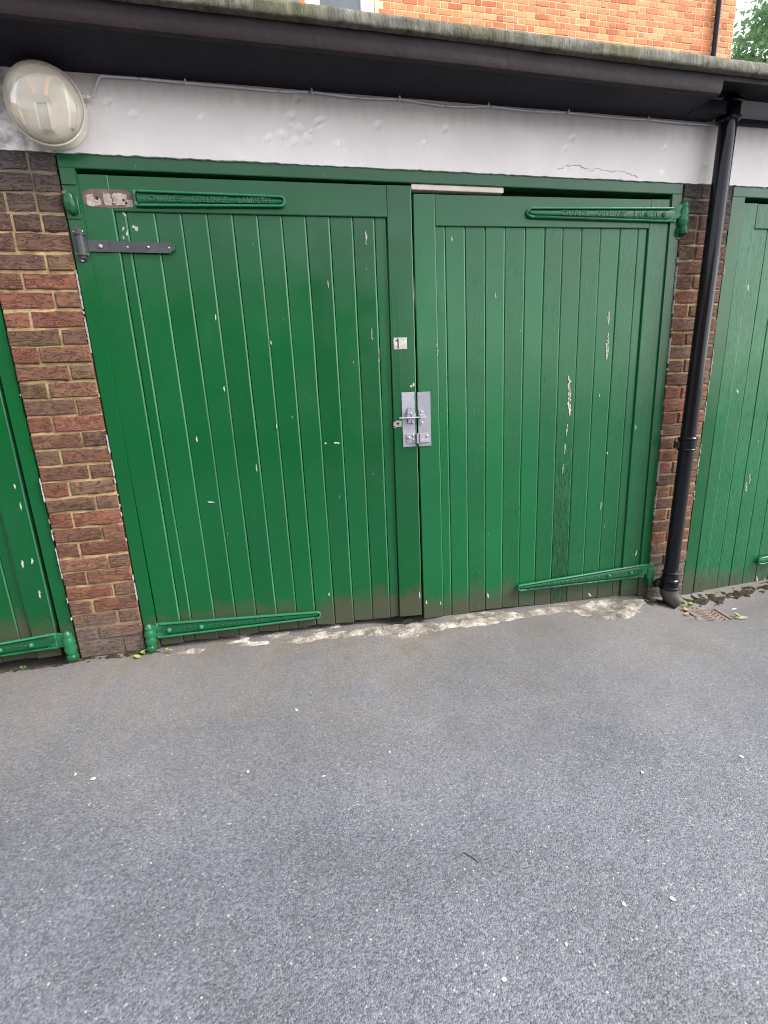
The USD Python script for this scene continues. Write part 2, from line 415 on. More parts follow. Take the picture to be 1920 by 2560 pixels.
M['moss'] = material('mossy_concrete', {
    'geo': ('geometry', {}), 'mp': ('mapping', {'scale': (30.0, 30.0, 7.0)}), 'n1': ('noise_texture', {'scale': 1.0, 'detail': 6.0, 'roughness': 0.7}), 'n2': ('noise_texture', {'scale': 4.0, 'detail': 4.0}),
    'r1': ('rgb_ramp', {'ramp': [(0.25, (0.045, 0.043, 0.034)), (0.5, (0.13, 0.125, 0.10)), (0.75, (0.24, 0.235, 0.20))]}),
    'r2': ('rgb_ramp', {'ramp': [(0.3, (0.035, 0.038, 0.018)), (0.7, (0.15, 0.14, 0.085))]}),
    'm': ('map_range', {'from_min': 0.4, 'from_max': 0.6, 'clamp': True}), 'mix': ('mix', {}), 'b': ('bump', {'strength': 1.0, 'distance': 0.012}), 'p': ('principled_bsdf', {'roughness': 0.95})},
    [('geo.position', 'mp.vector'), ('mp.vector', 'n1.vector'), ('geo.position', 'n2.vector'), ('n1.fac', 'r1.fac'), ('n1.fac', 'r2.fac'), ('n2.fac', 'm.value'), ('m.result', 'mix.fac'),
     ('r1.color', 'mix.color1'), ('r2.color', 'mix.color2'), ('mix.color', 'p.base_color'), ('n1.fac', 'b.height'), ('b.normal', 'p.normal')], 'p.BSDF')
M['black_iron'] = simple('black_gloss_iron', (0.0022, 0.0024, 0.004), (0.0045, 0.0045, 0.007), 9.0, 0.12, 0.06, 0.002, rvar=0.03, spec=0.28)
M['dirty_iron'] = simple('grey_dirty_iron', (0.016, 0.016, 0.014), (0.050, 0.047, 0.038), 14.0, 0.5, 0.4)
M['strap'] = simple('black_japanned_steel', (0.030, 0.031, 0.034), (0.060, 0.060, 0.064), 12.0, 0.42, 0.2, 0.002)
M['zinc'] = simple('bright_zinc_steel', (0.36, 0.36, 0.39), (0.48, 0.48, 0.52), 9.0, 0.30, 0.1, 0.001, metallic=0.85, bscale=300)
M['zinc_plate'] = simple('dull_zinc_sheet', (0.235, 0.235, 0.270), (0.30, 0.30, 0.335), 7.0, 0.46, 0.1, 0.001, metallic=0.55, bscale=300)
M['number'] = simple('brushed_metal_plate', (0.34, 0.31, 0.29), (0.58, 0.56, 0.53), 40.0, 0.3, 0.1, 0.001, metallic=0.8)
M['black'] = simple('black_print', (0.01, 0.01, 0.01), (0.018, 0.018, 0.018), 9.0, 0.5, 0.0)
M['hole'] = simple('dark_hole', (0.006, 0.005, 0.004), (0.012, 0.010, 0.008), 9.0, 0.9, 0.0)
M['wood_bare'] = simple('dirty_bare_wood', (0.085, 0.052, 0.034), (0.20, 0.140, 0.105), 24.0, 0.8, 0.6)
M['wood_primer'] = simple('pinkish_primer', (0.26, 0.20, 0.175), (0.48, 0.41, 0.38), 44.0, 0.75, 0.4)
M['batten'] = simple('pale_softwood', (0.48, 0.40, 0.34), (0.62, 0.54, 0.47), 14.0, 0.7, 0.3)
M['flake'] = simple('weathered_undercoat', (0.34, 0.33, 0.30), (0.56, 0.54, 0.50), 40.0, 0.8, 0.5)
M['rotten'] = simple('grey_weathered_wood', (0.10, 0.09, 0.075), (0.20, 0.185, 0.16), 30.0, 0.9, 0.6)
M['cream'] = simple('aged_cream_plastic', (0.50, 0.46, 0.38), (0.64, 0.60, 0.51), 8.0, 0.45, 0.15, 0.002)
M['tray'] = simple('warm_cream_enamel', (0.66, 0.57, 0.47), (0.76, 0.67, 0.57), 6.0, 0.5, 0.1, 0.002)
M['lamp_grey'] = simple('grey_lampholder', (0.30, 0.30, 0.28), (0.40, 0.40, 0.37), 10.0, 0.5, 0.1)
M['tube_white'] = simple('white_lamp_tube', (0.72, 0.69, 0.62), (0.80, 0.77, 0.70), 10.0, 0.3, 0.0)
M['tube_orange'] = simple('amber_tube_end', (0.80, 0.36, 0.20), (0.86, 0.52, 0.34), 30.0, 0.35, 0.0)
M['cable'] = simple('pale_grey_cable', (0.36, 0.35, 0.36), (0.50, 0.49, 0.50), 6.0, 0.5, 0.1)
M['dome'] = material('clear_lamp_dome', {
    'fr': ('fresnel', {'IOR': 1.5}), 't': ('transparent_bsdf', {'color': (0.95, 0.94, 0.92)}), 'g': ('glossy_bsdf', {'color': (1, 1, 1), 'roughness': 0.08}),
    'geo': ('geometry', {}), 'no': ('noise_texture', {'scale': 9.0, 'detail': 4.0}), 'mr': ('map_range', {'from_min': 0.35, 'from_max': 0.7, 'to_min': 0.08, 'to_max': 0.22, 'clamp': True}),
    'd': ('diffuse_bsdf', {'color': (0.60, 0.57, 0.50)}), 'm1': ('mix_closure', {}), 'm2': ('mix_closure', {}), 'fh': ('math', {'math_type': 'multiply', 'value2': 0.5})},
    [('geo.position', 'no.vector'), ('no.fac', 'mr.value'), ('mr.result', 'm1.fac'), ('t.BSDF', 'm1.closure1'), ('d.BSDF', 'm1.closure2'), ('fr.fac', 'fh.value1'), ('fh.value', 'm2.fac'), ('m1.closure', 'm2.closure1'), ('g.BSDF', 'm2.closure2')], 'm2.closure')
M['upvc'] = simple('white_window_frame', (0.76, 0.77, 0.78), (0.82, 0.82, 0.82), 4.0, 0.3, 0.05)
M['pane'] = material('window_pane', {'fr': ('fresnel', {'IOR': 1.5}), 't': ('transparent_bsdf', {'color': (0.85, 0.88, 0.88)}), 'g': ('glossy_bsdf', {'color': (1, 1, 1), 'roughness': 0.02}), 'm': ('mix_closure', {})},
                     [('fr.fac', 'm.fac'), ('t.BSDF', 'm.closure1'), ('g.BSDF', 'm.closure2')], 'm.closure')
M['blind'] = simple('grey_blind', (0.34, 0.35, 0.37), (0.42, 0.43, 0.45), 3.0, 0.8, 0.1)
M['lead'] = simple('grey_lead_sheet', (0.115, 0.110, 0.125), (0.175, 0.165, 0.185), 5.0, 0.55, 0.2)
M['slate'] = simple('grey_roof_slate', (0.07, 0.07, 0.08), (0.12, 0.12, 0.13), 6.0, 0.6, 0.3)
M['concrete'] = material('crumbling_concrete', {
    'geo': ('geometry', {}), 'n1': ('noise_texture', {'scale': 11.0, 'detail': 6.0, 'roughness': 0.7}), 'n2': ('noise_texture', {'scale': 60.0, 'detail': 4.0}),
    'r': ('rgb_ramp', {'ramp': [(0.36, (0.085, 0.074, 0.062)), (0.52, (0.22, 0.195, 0.165)), (0.66, (0.46, 0.43, 0.385))]}), 'b': ('bump', {'strength': 1.0, 'distance': 0.012}), 'p': ('principled_bsdf', {'roughness': 0.92})},
    [('geo.position', 'n1.vector'), ('geo.position', 'n2.vector'), ('n1.fac', 'r.fac'), ('n2.fac', 'b.height'), ('r.color', 'p.base_color'), ('b.normal', 'p.normal')], 'p.BSDF')
M['clay'] = simple('dirty_clay_grate', (0.11, 0.075, 0.06), (0.22, 0.165, 0.14), 20.0, 0.8, 0.4)
M['asphalt'] = material('tarmac', {
    'geo': ('geometry', {}), 'sep': ('separate_xyz', {}),
    'v': ('voronoi_texture', {'scale': 215.0, 'randomness': 1.0}), 'vs': ('separate_color', {}), 'v2': ('voronoi_texture', {'scale': 270.0}), 'v2s': ('separate_color', {}),
    'n1': ('noise_texture', {'scale': 1.1, 'detail': 6.0, 'roughness': 0.62}), 'n2': ('noise_texture', {'scale': 4.0, 'detail': 5.0, 'roughness': 0.65}), 'n3': ('noise_texture', {'scale': 90.0, 'detail': 3.0}),
    'chip': ('rgb_ramp', {'ramp': [(0.0, (0.066, 0.069, 0.084)), (0.35, (0.102, 0.106, 0.126)), (0.75, (0.138, 0.143, 0.167)), (0.988, (0.166, 0.171, 0.193)), (0.995, (0.25, 0.25, 0.26)), (1.0, (0.35, 0.35, 0.34))]}),
    'fine': ('map_range', {'from_min': 0.0, 'from_max': 1.0, 'to_min': 0.78, 'to_max': 1.22}), 'f1': ('mix', {'mix_type': 'multiply', 'fac': 1.0}),
    'highlight_and_wear': ('map_range', {'from_min': 0.33, 'from_max': 0.67, 'to_min': 0.74, 'to_max': 1.24, 'clamp': True}), 'f2': ('mix', {'mix_type': 'multiply', 'fac': 1.0}),
    'yy': ('math', {'math_type': 'multiply_add', 'value2': 1.5}),
    'dust': ('map_range', {'from_min': -0.55, 'from_max': 0.75, 'to_min': 0.0, 'to_max': 0.62, 'clamp': True}), 'dm': ('math', {'math_type': 'multiply'}), 'dmap': ('map_range', {'from_min': 0.3, 'from_max': 0.62, 'to_min': 0.45, 'to_max': 1.0, 'clamp': True}),
    'dc': ('mix', {'color2': (0.160, 0.130, 0.094)}),
    'moss': ('map_range', {'from_min': 0.54, 'from_max': 0.68, 'to_min': 0.0, 'to_max': 0.62, 'clamp': True}), 'mossy': ('math', {'math_type': 'multiply'}), 'mc': ('mix', {'color2': (0.060, 0.058, 0.030)}),
    'lich': ('map_range', {'from_min': 0.67, 'from_max': 0.74, 'to_min': 0.0, 'to_max': 0.35, 'clamp': True}), 'lc': ('mix', {'color2': (0.27, 0.27, 0.27)}), 'ln': ('noise_texture', {'scale': 8.0, 'detail': 6.0, 'roughness': 0.75}),
    'b1': ('bump', {'strength': 0.55, 'distance': 0.004, 'invert': True}), 'b2': ('bump', {'strength': 0.5, 'distance': 0.005}), 'p': ('principled_bsdf', {'roughness': 0.62, 'specular_ior_level': 0.4})},
    [('geo.position', 'sep.vector'), ('geo.position', 'v.vector'), ('geo.position', 'v2.vector'), ('v.color', 'vs.color'), ('v2.color', 'v2s.color'), ('vs.r', 'chip.fac'), ('geo.position', 'n1.vector'), ('geo.position', 'n2.vector'), ('geo.position', 'n3.vector'),
     ('v2s.g', 'fine.value'), ('chip.color', 'f1.color1'), ('fine.result', 'f1.color2'), ('n1.fac', 'highlight_and_wear.value'), ('f1.color', 'f2.color1'), ('highlight_and_wear.result', 'f2.color2'),
     ('n1.fac', 'yy.value1'), ('sep.y', 'yy.value3'), ('yy.value', 'dust.value'), ('n2.fac', 'dmap.value'), ('dust.result', 'dm.value1'), ('dmap.result', 'dm.value2'), ('f2.color', 'dc.color1'), ('dm.value', 'dc.fac'),
     ('n2.fac', 'moss.value'), ('moss.result', 'mossy.value1'), ('dust.result', 'mossy.value2'), ('dc.color', 'mc.color1'), ('mossy.value', 'mc.fac'),
     ('geo.position', 'ln.vector'), ('ln.fac', 'lich.value'), ('mc.color', 'lc.color1'), ('lich.result', 'lc.fac'), ('lc.color', 'p.base_color'),
     ('v.distance', 'b1.height'), ('n3.fac', 'b2.height'), ('b1.normal', 'b2.normal'), ('b2.normal', 'p.normal')], 'p.BSDF')


def leaf_mat(name, c0, c1, trans=0.35):
    return material(name, {'geo': ('geometry', {}), 'no': ('noise_texture', {'scale': 3.0, 'detail': 3.0}), 'r': ('rgb_ramp', {'ramp': [(0.3, c0), (0.7, c1)]}), 'd': ('principled_bsdf', {'roughness': 0.45}),
                           't': ('translucent_bsdf', {}), 'm': ('mix_closure', {'fac': trans})},
                    [('geo.position', 'no.vector'), ('no.fac', 'r.fac'), ('r.color', 'd.base_color'), ('r.color', 't.color'), ('d.BSDF', 'm.closure1'), ('t.BSDF', 'm.closure2')], 'm.closure')


M['leaf'] = leaf_mat('fresh_leaf', (0.16, 0.28, 0.05), (0.30, 0.42, 0.10))
M['tree_leaf'] = leaf_mat('tree_foliage', (0.10, 0.20, 0.085), (0.19, 0.33, 0.14), 0.45)
M['bark'] = simple('tree_bark', (0.05, 0.04, 0.03), (0.10, 0.085, 0.065), 8.0, 0.9, 0.8, 0.02)
M['dead_leaf'] = leaf_mat('orange_dead_leaf', (0.30, 0.10, 0.04), (0.45, 0.20, 0.09), 0.15)
M['petal'] = leaf_mat('pale_dry_petal', (0.62, 0.58, 0.46), (0.75, 0.72, 0.62), 0.2)
M['twig'] = simple('dark_twig', (0.02, 0.016, 0.012), (0.04, 0.03, 0.02), 20, 0.9)
M['yard_brick'] = material('yard_wall_brick', {
    'tc': ('texture_coordinate', {}), 'sep': ('separate_xyz', {}), 'co': ('combine_xyz', {}), 'geo': ('geometry', {}),
    'bt': ('brick_texture', {'color1': (0.12, 0.06, 0.045), 'color2': (0.18, 0.085, 0.06), 'mortar': (0.28, 0.22, 0.15), 'scale': 1.0, 'brick_width': 0.225, 'row_height': 0.075, 'mortar_size': 0.008}), 'p': ('principled_bsdf', {'roughness': 0.9})},
    [('geo.position', 'sep.vector'), ('sep.x', 'co.x'), ('sep.z', 'co.y'), ('co.vector', 'bt.vector'), ('bt.color', 'p.base_color')], 'p.BSDF')

# ------------------------------------------------------------------ the setting: ground
def axis(a, b, fine0, fine1, step, coarse):
    left = -np.geomspace(coarse, fine0 - a + coarse, 14)[::-1] + coarse + fine0
    right = np.geomspace(coarse, b - fine1 + coarse, 14) - coarse + fine1
    return np.unique(np.round(np.concatenate([left, np.arange(fine0, fine1, step), right]), 4))


def grid_mesh(xs, ys, zfun):
    X, Y = np.meshgrid(xs, ys, indexing='ij')
    Z = zfun(X, Y)
    v = np.stack([X, Y, Z], -1).reshape(-1, 3)
    n, m = X.shape
    i, j = np.meshgrid(np.arange(n - 1), np.arange(m - 1), indexing='ij')
    q = np.stack([i * m + j, (i + 1) * m + j, (i + 1) * m + j + 1, i * m + j + 1], -1).reshape(-1, 4)
    return v, q


def compact(v, q):
    used = np.unique(q)
    re_ = np.full(len(v), -1)
    re_[used] = np.arange(len(used))
    return v[used], re_[q]


def gz_full(X, Y):
    p = np.stack([X, Y, np.zeros_like(X)], -1)
    near = np.exp(-((X - 1.5) / 8) ** 2 - ((Y + 1.5) / 8) ** 2)
    return ground_z(X, Y) + near * (0.016 * (meshkit.fbm(p * 1.3, 3, 3) - 0.5) + 0.006 * (meshkit.fbm(p * 9.0, 3, 5) - 0.5))


HOLE = (3.165, 3.345, -0.375, -0.195)     # the gully opening is left out of the sheet
gx, gy = axis(-60, 80, -1.6, 5.2, 0.035, 0.06), axis(-60, 120, -2.6, 0.5, 0.035, 0.06)
gv, gq = grid_mesh(gx, gy, gz_full)
cent = gv[gq].mean(1)
keep = ~((cent[:, 0] > HOLE[0] + 0.012) & (cent[:, 0] < HOLE[1] - 0.012) & (cent[:, 1] > HOLE[2] + 0.012) & (cent[:, 1] < HOLE[3] - 0.012))
obj('ground', compact(gv, gq[keep]), M['asphalt'], smooth=True, kind='structure', label='dark grey tarmac yard surface sloping gently to the right')


def gzp(x, y):
    return float(gz_full(np.array([x], float), np.array([y], float))[0])


# crumbling concrete strip at the foot of the doors, lying on the tarmac
edge = np.array([(-0.02, -0.03), (0.10, -0.055), (0.385, -0.075), (0.572, -0.06), (0.771, -0.085), (1.072, -0.115), (1.395, -0.165), (1.594, -0.135), (1.879, -0.126), (2.20, -0.085), (2.40, -0.12), (2.58, -0.26), (2.72, -0.25), (2.888, -0.145), (3.02, -0.05)])
sx, sy = np.arange(-0.02, 3.04, 0.010), np.arange(-0.34, 0.10, 0.010)


def strip_z(X, Y):
    p = np.stack([X, Y, np.zeros_like(X)], -1)
    e = np.interp(X, edge[:, 0], edge[:, 1])
    h = meshkit.fbm(p * np.array([9.0, 22.0, 1.0]), 4, 11)
    inside = np.clip((Y - e) / 0.045, -1, 1)
    blob = np.where((X > 2.3) & (Y < -0.05), 0.10, 0.0)
    return gz_full(X, Y) + 0.003 + 0.013 * (np.where(inside > 0, inside * 0.55, inside * 1.6) + (h - 0.54) * 2.8 - blob * 4.6) - 0.012 / (1 + np.exp(-(Y + 0.025) / 0.008))


sv, sq = grid_mesh(sx, sy, strip_z)
up_ = (sv[:, 2] - gz_full(sv[:, 0], sv[:, 1])) > 0.0005
obj('concrete_threshold', compact(sv, sq[up_[sq].any(1)]), M['concrete'], smooth=True, kind='structure', label='pale crumbling concrete threshold strip along the foot of the garage doors')

M['soil'] = simple('dark_gutter_soil', (0.024, 0.020, 0.013), (0.095, 0.080, 0.052), 48.0, 0.97, 1.0, 0.012, spec=0.05)


def soil(name, x0, x1, y0, y1, fun, seed, label):
    X0, Y0 = np.arange(x0, x1, 0.007), np.arange(y0, y1, 0.007)

    def zf(X, Y):
        p = np.stack([X, Y, np.zeros_like(X)], -1)
        h = meshkit.fbm(p * np.array([34.0, 44.0, 1.0]), 4, seed)
        return gz_full(X, Y) + 0.001 + 0.015 * (fun(X, Y) + (h - 0.5) * 3.0)
    v_, q_ = grid_mesh(X0, Y0, zf)
    ok = (v_[:, 2] - gz_full(v_[:, 0], v_[:, 1])) > 0.0006
    obj(name, compact(v_, q_[ok[q_].any(1)]), M['soil'], smooth=True, kind='stuff', label=label, cat='soil')


soil('soil', -1.0, 0.14, -0.16, 0.02, lambda X, Y: 0.35 - np.abs(Y + 0.012 + 0.02 * (X < -.34)) / 0.035 - 0.6 * (X > 0.03), 41, 'dark damp soil gathered at the foot of the left brick pier and left door')
soil('soil', 2.98, 4.05, -0.24, 0.03, lambda X, Y: 0.55 - np.abs(Y + 0.055) / 0.05 - 1.2 * ((X > 3.13) & (X < 3.37) & (Y < -.17)), 43, 'dark soil and moss gathered behind the drain grate along the right door')

# ------------------------------------------------------------------ garage row
garage = thing_at('garage_row', 'row of brick lock-up garages with white lintel and dark overhanging eaves', 'garage', (1.5, 0.0, -0.1))

TOP = 2.247


def brick_mesh(x0, x1, z0, z1, yf, yb, seed, nx=6, rnd=0.006, rough=0.0034):
    """One brick: a gently lumpy face with worn arrises, 5 quads of side."""
    xs = np.concatenate([[x0], np.linspace(x0 + rnd, x1 - rnd, nx - 1), [x1]])
    zs = np.array([z0, z0 + rnd, (z0 + z1) / 2, z1 - rnd, z1])
    X, Z = np.meshgrid(xs, zs, indexing='ij')
    p = np.stack([X * 26, Z * 40, np.full_like(X, seed * 3.7)], -1)
    Y = yf + (meshkit.fbm(p, 2, seed % 97) - 0.5) * 2 * rough
    edge_ = (X == x0) | (X == x1) | (Z == z0) | (Z == z1)
    Y = np.where(edge_, yf + rnd * 0.9, Y)
    jit = (meshkit.noise(np.stack([X * 33, Z * 55, np.full_like(X, seed * 1.3)], -1), 5) - 0.5) * 0.0105
    Z2 = np.where(edge_ & (np.abs(Z - (z0 + z1) / 2) > 0.01), Z + jit, Z)
    v = np.stack([X, Y, Z2], -1).reshape(-1, 3)
    n, m = X.shape
    f = []
    for i in range(n - 1):
        for j in range(m - 1):
            a = i * m + j
            f += [(a, a + m, a + m + 1), (a, a + m + 1, a + 1)]
    ring = [i * m for i in range(n)] + [(n - 1) * m + j for j in range(1, m)] + [i * m + m - 1 for i in range(n - 2, -1, -1)] + [j for j in range(m - 2, 0, -1)]
    back = len(v)
    vb = v[ring].copy(); vb[:, 1] = yb
    v = np.vstack([v, vb])
    k = len(ring)
    for a in range(k):
        b = (a + 1) % k
        f += [(ring[a], back + a, back + b), (ring[a], back + b, ring[b])]
    return trimesh.Trimesh(v, np.array(f), process=False)


def pier(x0t, x1t, x0b, x1b, k0, k1, label):
    """1.5 brick wide pier: courses of one stretcher and one header, bonded alternately. The mortar is the core."""
    zb = TOP - 0.075 * k1 - 0.03
    core = hull([(x, y, z) for (xa, xb, z) in ((x0t + .004, x1t - .004, TOP), (x0b + .004, x1b - .004, zb)) for x in (xa, xb) for y in (0.0075, 0.33)])
    # a lumpy face for the joints
    pr = obj('brick_pier', core, M['mortar'], garage, label=label)
    zt0, zt1 = TOP, zb
    for k in range(k0, k1):
        z1, z0 = TOP - 0.075 * k - 0.006 + rng.normal(0, .0012), TOP - 0.075 * (k + 1) + 0.005 + rng.normal(0, .0012)
        if k == k1 - 1:
            z0 -= 0.02
        t = (zt0 - (z0 + z1) / 2) / (zt0 - zt1)
        xa, xb = x0t + (x0b - x0t) * t, x1t + (x1b - x1t) * t
        w = xb - xa
        s = 0.335 + rng.normal(0, .012)
        if k < 4 and rng.random() < 0.8:
            cuts = [0, 0.34 + rng.normal(0, .02), 0.70 + rng.normal(0, .02), 1]
        else:
            cuts = [0, s, 1] if k % 2 == 0 else [0, 1 - s, 1]
        for a, b in zip(cuts[:-1], cuts[1:]):
            bx0, bx1 = xa + w * a + (0.0055 if a > 0 else rng.uniform(0, .004)), xa + w * b - (0.0055 if b < 1 else rng.uniform(0, .005))
            mt = BR[rng.choice(4, p=[.42, .20, .24, .14] if k < 14 else [.34, .38, .16, .12])]
            m_ = brick_mesh(bx0, bx1, z0, z1, rng.normal(0, 0.0018), 0.02, int(rng.integers(1, 9999)))
            obj('brick', m_, mt, pr, smooth=35)
    return pr


pier(-0.318, -0.002, -0.318, -0.004, 0, 30, 'left brick pier below the bulkhead lamp')
pier(3.020, 3.334, 3.040, 3.312, 0, 32, 'right brick pier behind the black downpipe')


def ragged_strip(x_top, x_bot, z0, z1, y, w, seed, cover=0.55):
    """Bits of flaking sealant along a vertical joint."""
    r = np.random.default_rng(seed)
    out = []
    z = z0
    while z < z1:
        h = r.uniform(0.004, 0.03) if r.random() < .6 else r.uniform(.04, .16)
        if r.random() < cover:
            x = x_bot + (x_top - x_bot) * (z - z0) / (z1 - z0)
            n = max(4, int(h / .006))
            pts = [(x - w * r.uniform(.0, .9), z + h * i / n) for i in range(n + 1)] + [(x + w * r.uniform(.0, .7) + .0004, z + h * i / n) for i in range(n, -1, -1)]
            pg = Polygon(pts).buffer(0)
            if not pg.is_empty:
                out.append(extrude_xz(pg, y - r.uniform(.001, .004), y + 0.012))
        z += h * r.uniform(0.9, 1.2) + r.uniform(0, .03)
    return cat_(out)


obj('sealant', ragged_strip(-0.002, -0.004, 0.25, 1.75, 0.002, 0.0032, 3, .5), M['sealant'], garage, kind='stuff')
obj('sealant', ragged_strip(3.020, 3.038, 0.3, 1.9, 0.002, 0.0028, 4, .35), M['sealant'], garage, kind='stuff')
obj('sealant', ragged_strip(3.334, 3.314, 0.35, 1.8, 0.002, 0.003, 5, .45), M['sealant'], garage, kind='stuff')
obj('sealant', ragged_strip(-0.318, -0.318, 0.2, 1.6, 0.002, 0.003, 6, .4), M['sealant'], garage, kind='stuff')

# rendered lintel wall, with dents and an uneven lower edge
POCKS = [(0.971, 2.426), (1.077, 2.409), (1.05, 2.373), (0.924, 2.351), (0.972, 2.327), (1.357, 2.413), (1.563, 2.348), (1.673, 2.413), (1.0, 2.376), (1.031, 2.342), (1.098, 2.419), (1.003, 2.491), (1.168, 2.328), (0.859, 2.333),
         (0.235, 2.43), (0.325, 2.393), (0.589, 2.392), (2.299, 2.365), (2.339, 2.413), (2.873, 2.396), (2.859, 2.281), (3.11, 2.30), (3.125, 2.33), (3.105, 2.27)]
WX = np.concatenate([np.arange(-3.6, -0.6, 0.06), np.arange(-0.6, 4.3, 0.011), np.arange(4.3, 6.8, 0.06)])
WZ = np.linspace(TOP, 2.635, 35)
X, Z = np.meshgrid(WX, WZ, indexing='ij')
pw = np.stack([X, Z, np.zeros_like(X)], -1)
Yw = 0.000 + 0.007 * (meshkit.fbm(pw * 2.6, 3, 21) - 0.5) + 0.0018 * (meshkit.fbm(pw * 22, 3, 22) - 0.5)
Yw = Yw - 0.0025 * np.exp(-((Z - 2.28) / 0.05) ** 2)
prng = np.random.default_rng(5)
for (px, pz) in POCKS:
    a, b, an = prng.uniform(.009, .018), prng.uniform(.007, .012), prng.uniform(-.9, .9)
    dx, dz = X - px, Z - pz
    u, w_ = dx * math.cos(an) + dz * math.sin(an), -dx * math.sin(an) + dz * math.cos(an)
    r2 = (u / a) ** 2 + (w_ / b) ** 2
    Yw = Yw + 0.009 * np.exp(-r2 * (0.7 + meshkit.fbm(pw * 90, 2, 3))) - 0.003 * np.exp(-((np.sqrt(r2) - 1.7) / .5) ** 2)
Yw = Yw + 0.002 * np.exp(-((X - 2.71) / 0.006) ** 2)
jz = (meshkit.fbm(np.stack([WX * 45, WX * 0, WX * 0], -1), 3, 8) - 0.5) * 0.007
Z = Z.copy(); Z[:, 0] += jz - 0.004
v = np.stack([X, Yw, Z], -1).reshape(-1, 3)
n_, m_ = X.shape
I, J = np.meshgrid(np.arange(n_ - 1), np.arange(m_ - 1), indexing='ij')
Q = np.stack([I * m_ + J, (I + 1) * m_ + J, (I + 1) * m_ + J + 1, I * m_ + J + 1], -1).reshape(-1, 4)
vb = v.reshape(n_, m_, 3)[:, 0].copy(); vb[:, 1] = 0.20
k0 = len(v)
Qb = np.array([[k0 + i, k0 + i + 1, (i + 1) * m_, i * m_] for i in range(n_ - 1)])
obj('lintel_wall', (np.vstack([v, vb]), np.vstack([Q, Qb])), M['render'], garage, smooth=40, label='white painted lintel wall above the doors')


def crack(pts, w):
    out = []
    r = np.random.default_rng(9)
    fine = []
    for (a, b) in zip(pts[:-1], pts[1:]):
        for t in np.linspace(0, 1, 6)[:-1]:
            fine.append((a[0] + (b[0] - a[0]) * t + r.normal(0, .0015), a[1] + (b[1] - a[1]) * t + r.normal(0, .003)))
    fine.append(pts[-1])
    return extrude_xz(LineString(fine).buffer(w, cap_style=2), -0.0058, 0.005)


obj('crack', cat_([crack([(2.261, 2.274), (2.303, 2.285), (2.372, 2.295), (2.442, 2.284)], .0003), crack([(2.443, 2.271), (2.473, 2.282), (2.576, 2.273), (2.61, 2.286), (2.675, 2.27), (2.732, 2.258)], .00032)]), M['cream'], garage, label='thin zigzag crack in the white lintel')

# roof: slab with mossy edge, fascia, soffit


def roof_z(x):
    return -0.012 * (np.asarray(x) - 1.1)


SX0, SX1 = -3.6, 6.8
rx = np.arange(SX0, SX1, 0.02)
prof = [(-0.285, 2.598), (-0.292, 2.606), (-0.294, 2.618), (-0.293, 2.632), (-0.287, 2.644), (-0.27, 2.652), (-0.20, 2.658), (0.05, 2.70)]
rows = []
for x in rx:
    ring = []
    for q, (y, z) in enumerate(prof):
        nn = meshkit.fbm(np.array([[x * 16, z * 60, 1.0], [x * 5, z * 9, 7.0]]), 3, 31) - 0.5
        ring.append((x, y + 0.014 * nn[0], z + roof_z(x) + (0.010 * nn[0] + 0.012 * nn[1] if q > 2 else 0.003 * nn[0])))
    ring += [(x, 4.85, 2.76 + roof_z(x)), (x, 4.85, 2.68 + roof_z(x)), (x, 0.05, 2.678 + roof_z(x)), (x, -0.21, 2.645 + roof_z(x)), (x, -0.24, 2.600 + roof_z(x))]
    rows.append(ring)
obj('roof_slab', loft(rows), M['moss'], garage, smooth=40, label='weathered concrete roof edge with moss')


def fasc(x0, x1, lift=0.0):
    rows = []
    for x in np.linspace(x0, x1, 30):
        d = roof_z(x)
        pr = [(-0.236, 2.600), (-0.262, 2.598), (-0.2635, 2.575), (-0.262, 2.545 + lift * .6), (-0.254, 2.529 + lift), (-0.244, 2.523 + lift), (-0.236, 2.525 + lift)]
        rows.append([(x, y + 0.003 * math.sin(x * 3.1), z + d) for y, z in pr])
    return loft(rows)


obj('fascia', fasc(SX0, 1.8615), M['fascia'], garage, smooth=30)
obj('fascia', fasc(1.8625, 2.930), M['fascia'], garage, smooth=30)
obj('fascia', fasc(2.931, SX1, 0.060), M['fascia'], garage, smooth=30)
for a, b in ((SX0, 0.3115), (0.3125, 1.907), (1.908, 2.93)):
    rows = []
    for x in np.linspace(a, b, 12):
        d = roof_z(x)
        rows.append([(x, -0.238, 2.530 + d), (x, 0.006, 2.5235), (x, 0.006, 2.545), (x, -0.238, 2.548 + d)])
    obj('soffit_board', loft(rows), M['soffit'], garage, label='dark soffit board under the eaves')
obj('soffit_end', hull([(x, y, z) for x in (2.931, 3.12) for (y, z) in ((-0.105, 2.512), (0.004, 2.5235), (0.004, 2.572), (-0.105, 2.568))]), M['soffit'], garage)
obj('soffit_board', hull([(x, y, z + float(roof_z(x))) for x in (2.931, SX1) for (y, z) in ((-0.236, 2.590), (-0.236, 2.594), (0.010, 2.664), (0.010, 2.668))]), M['soffit'], garage, label='dark board under the eaves right of the downpipe')
obj('wall_batten', bevel_box(3.16, 6.7, -0.026, -0.004, 2.515, 2.541, .003), M['soffit'], garage, label='dark batten along the wall top right of the downpipe')

# door frames (jambs and head) of the three garages; the side garages are built as far as their first leaf


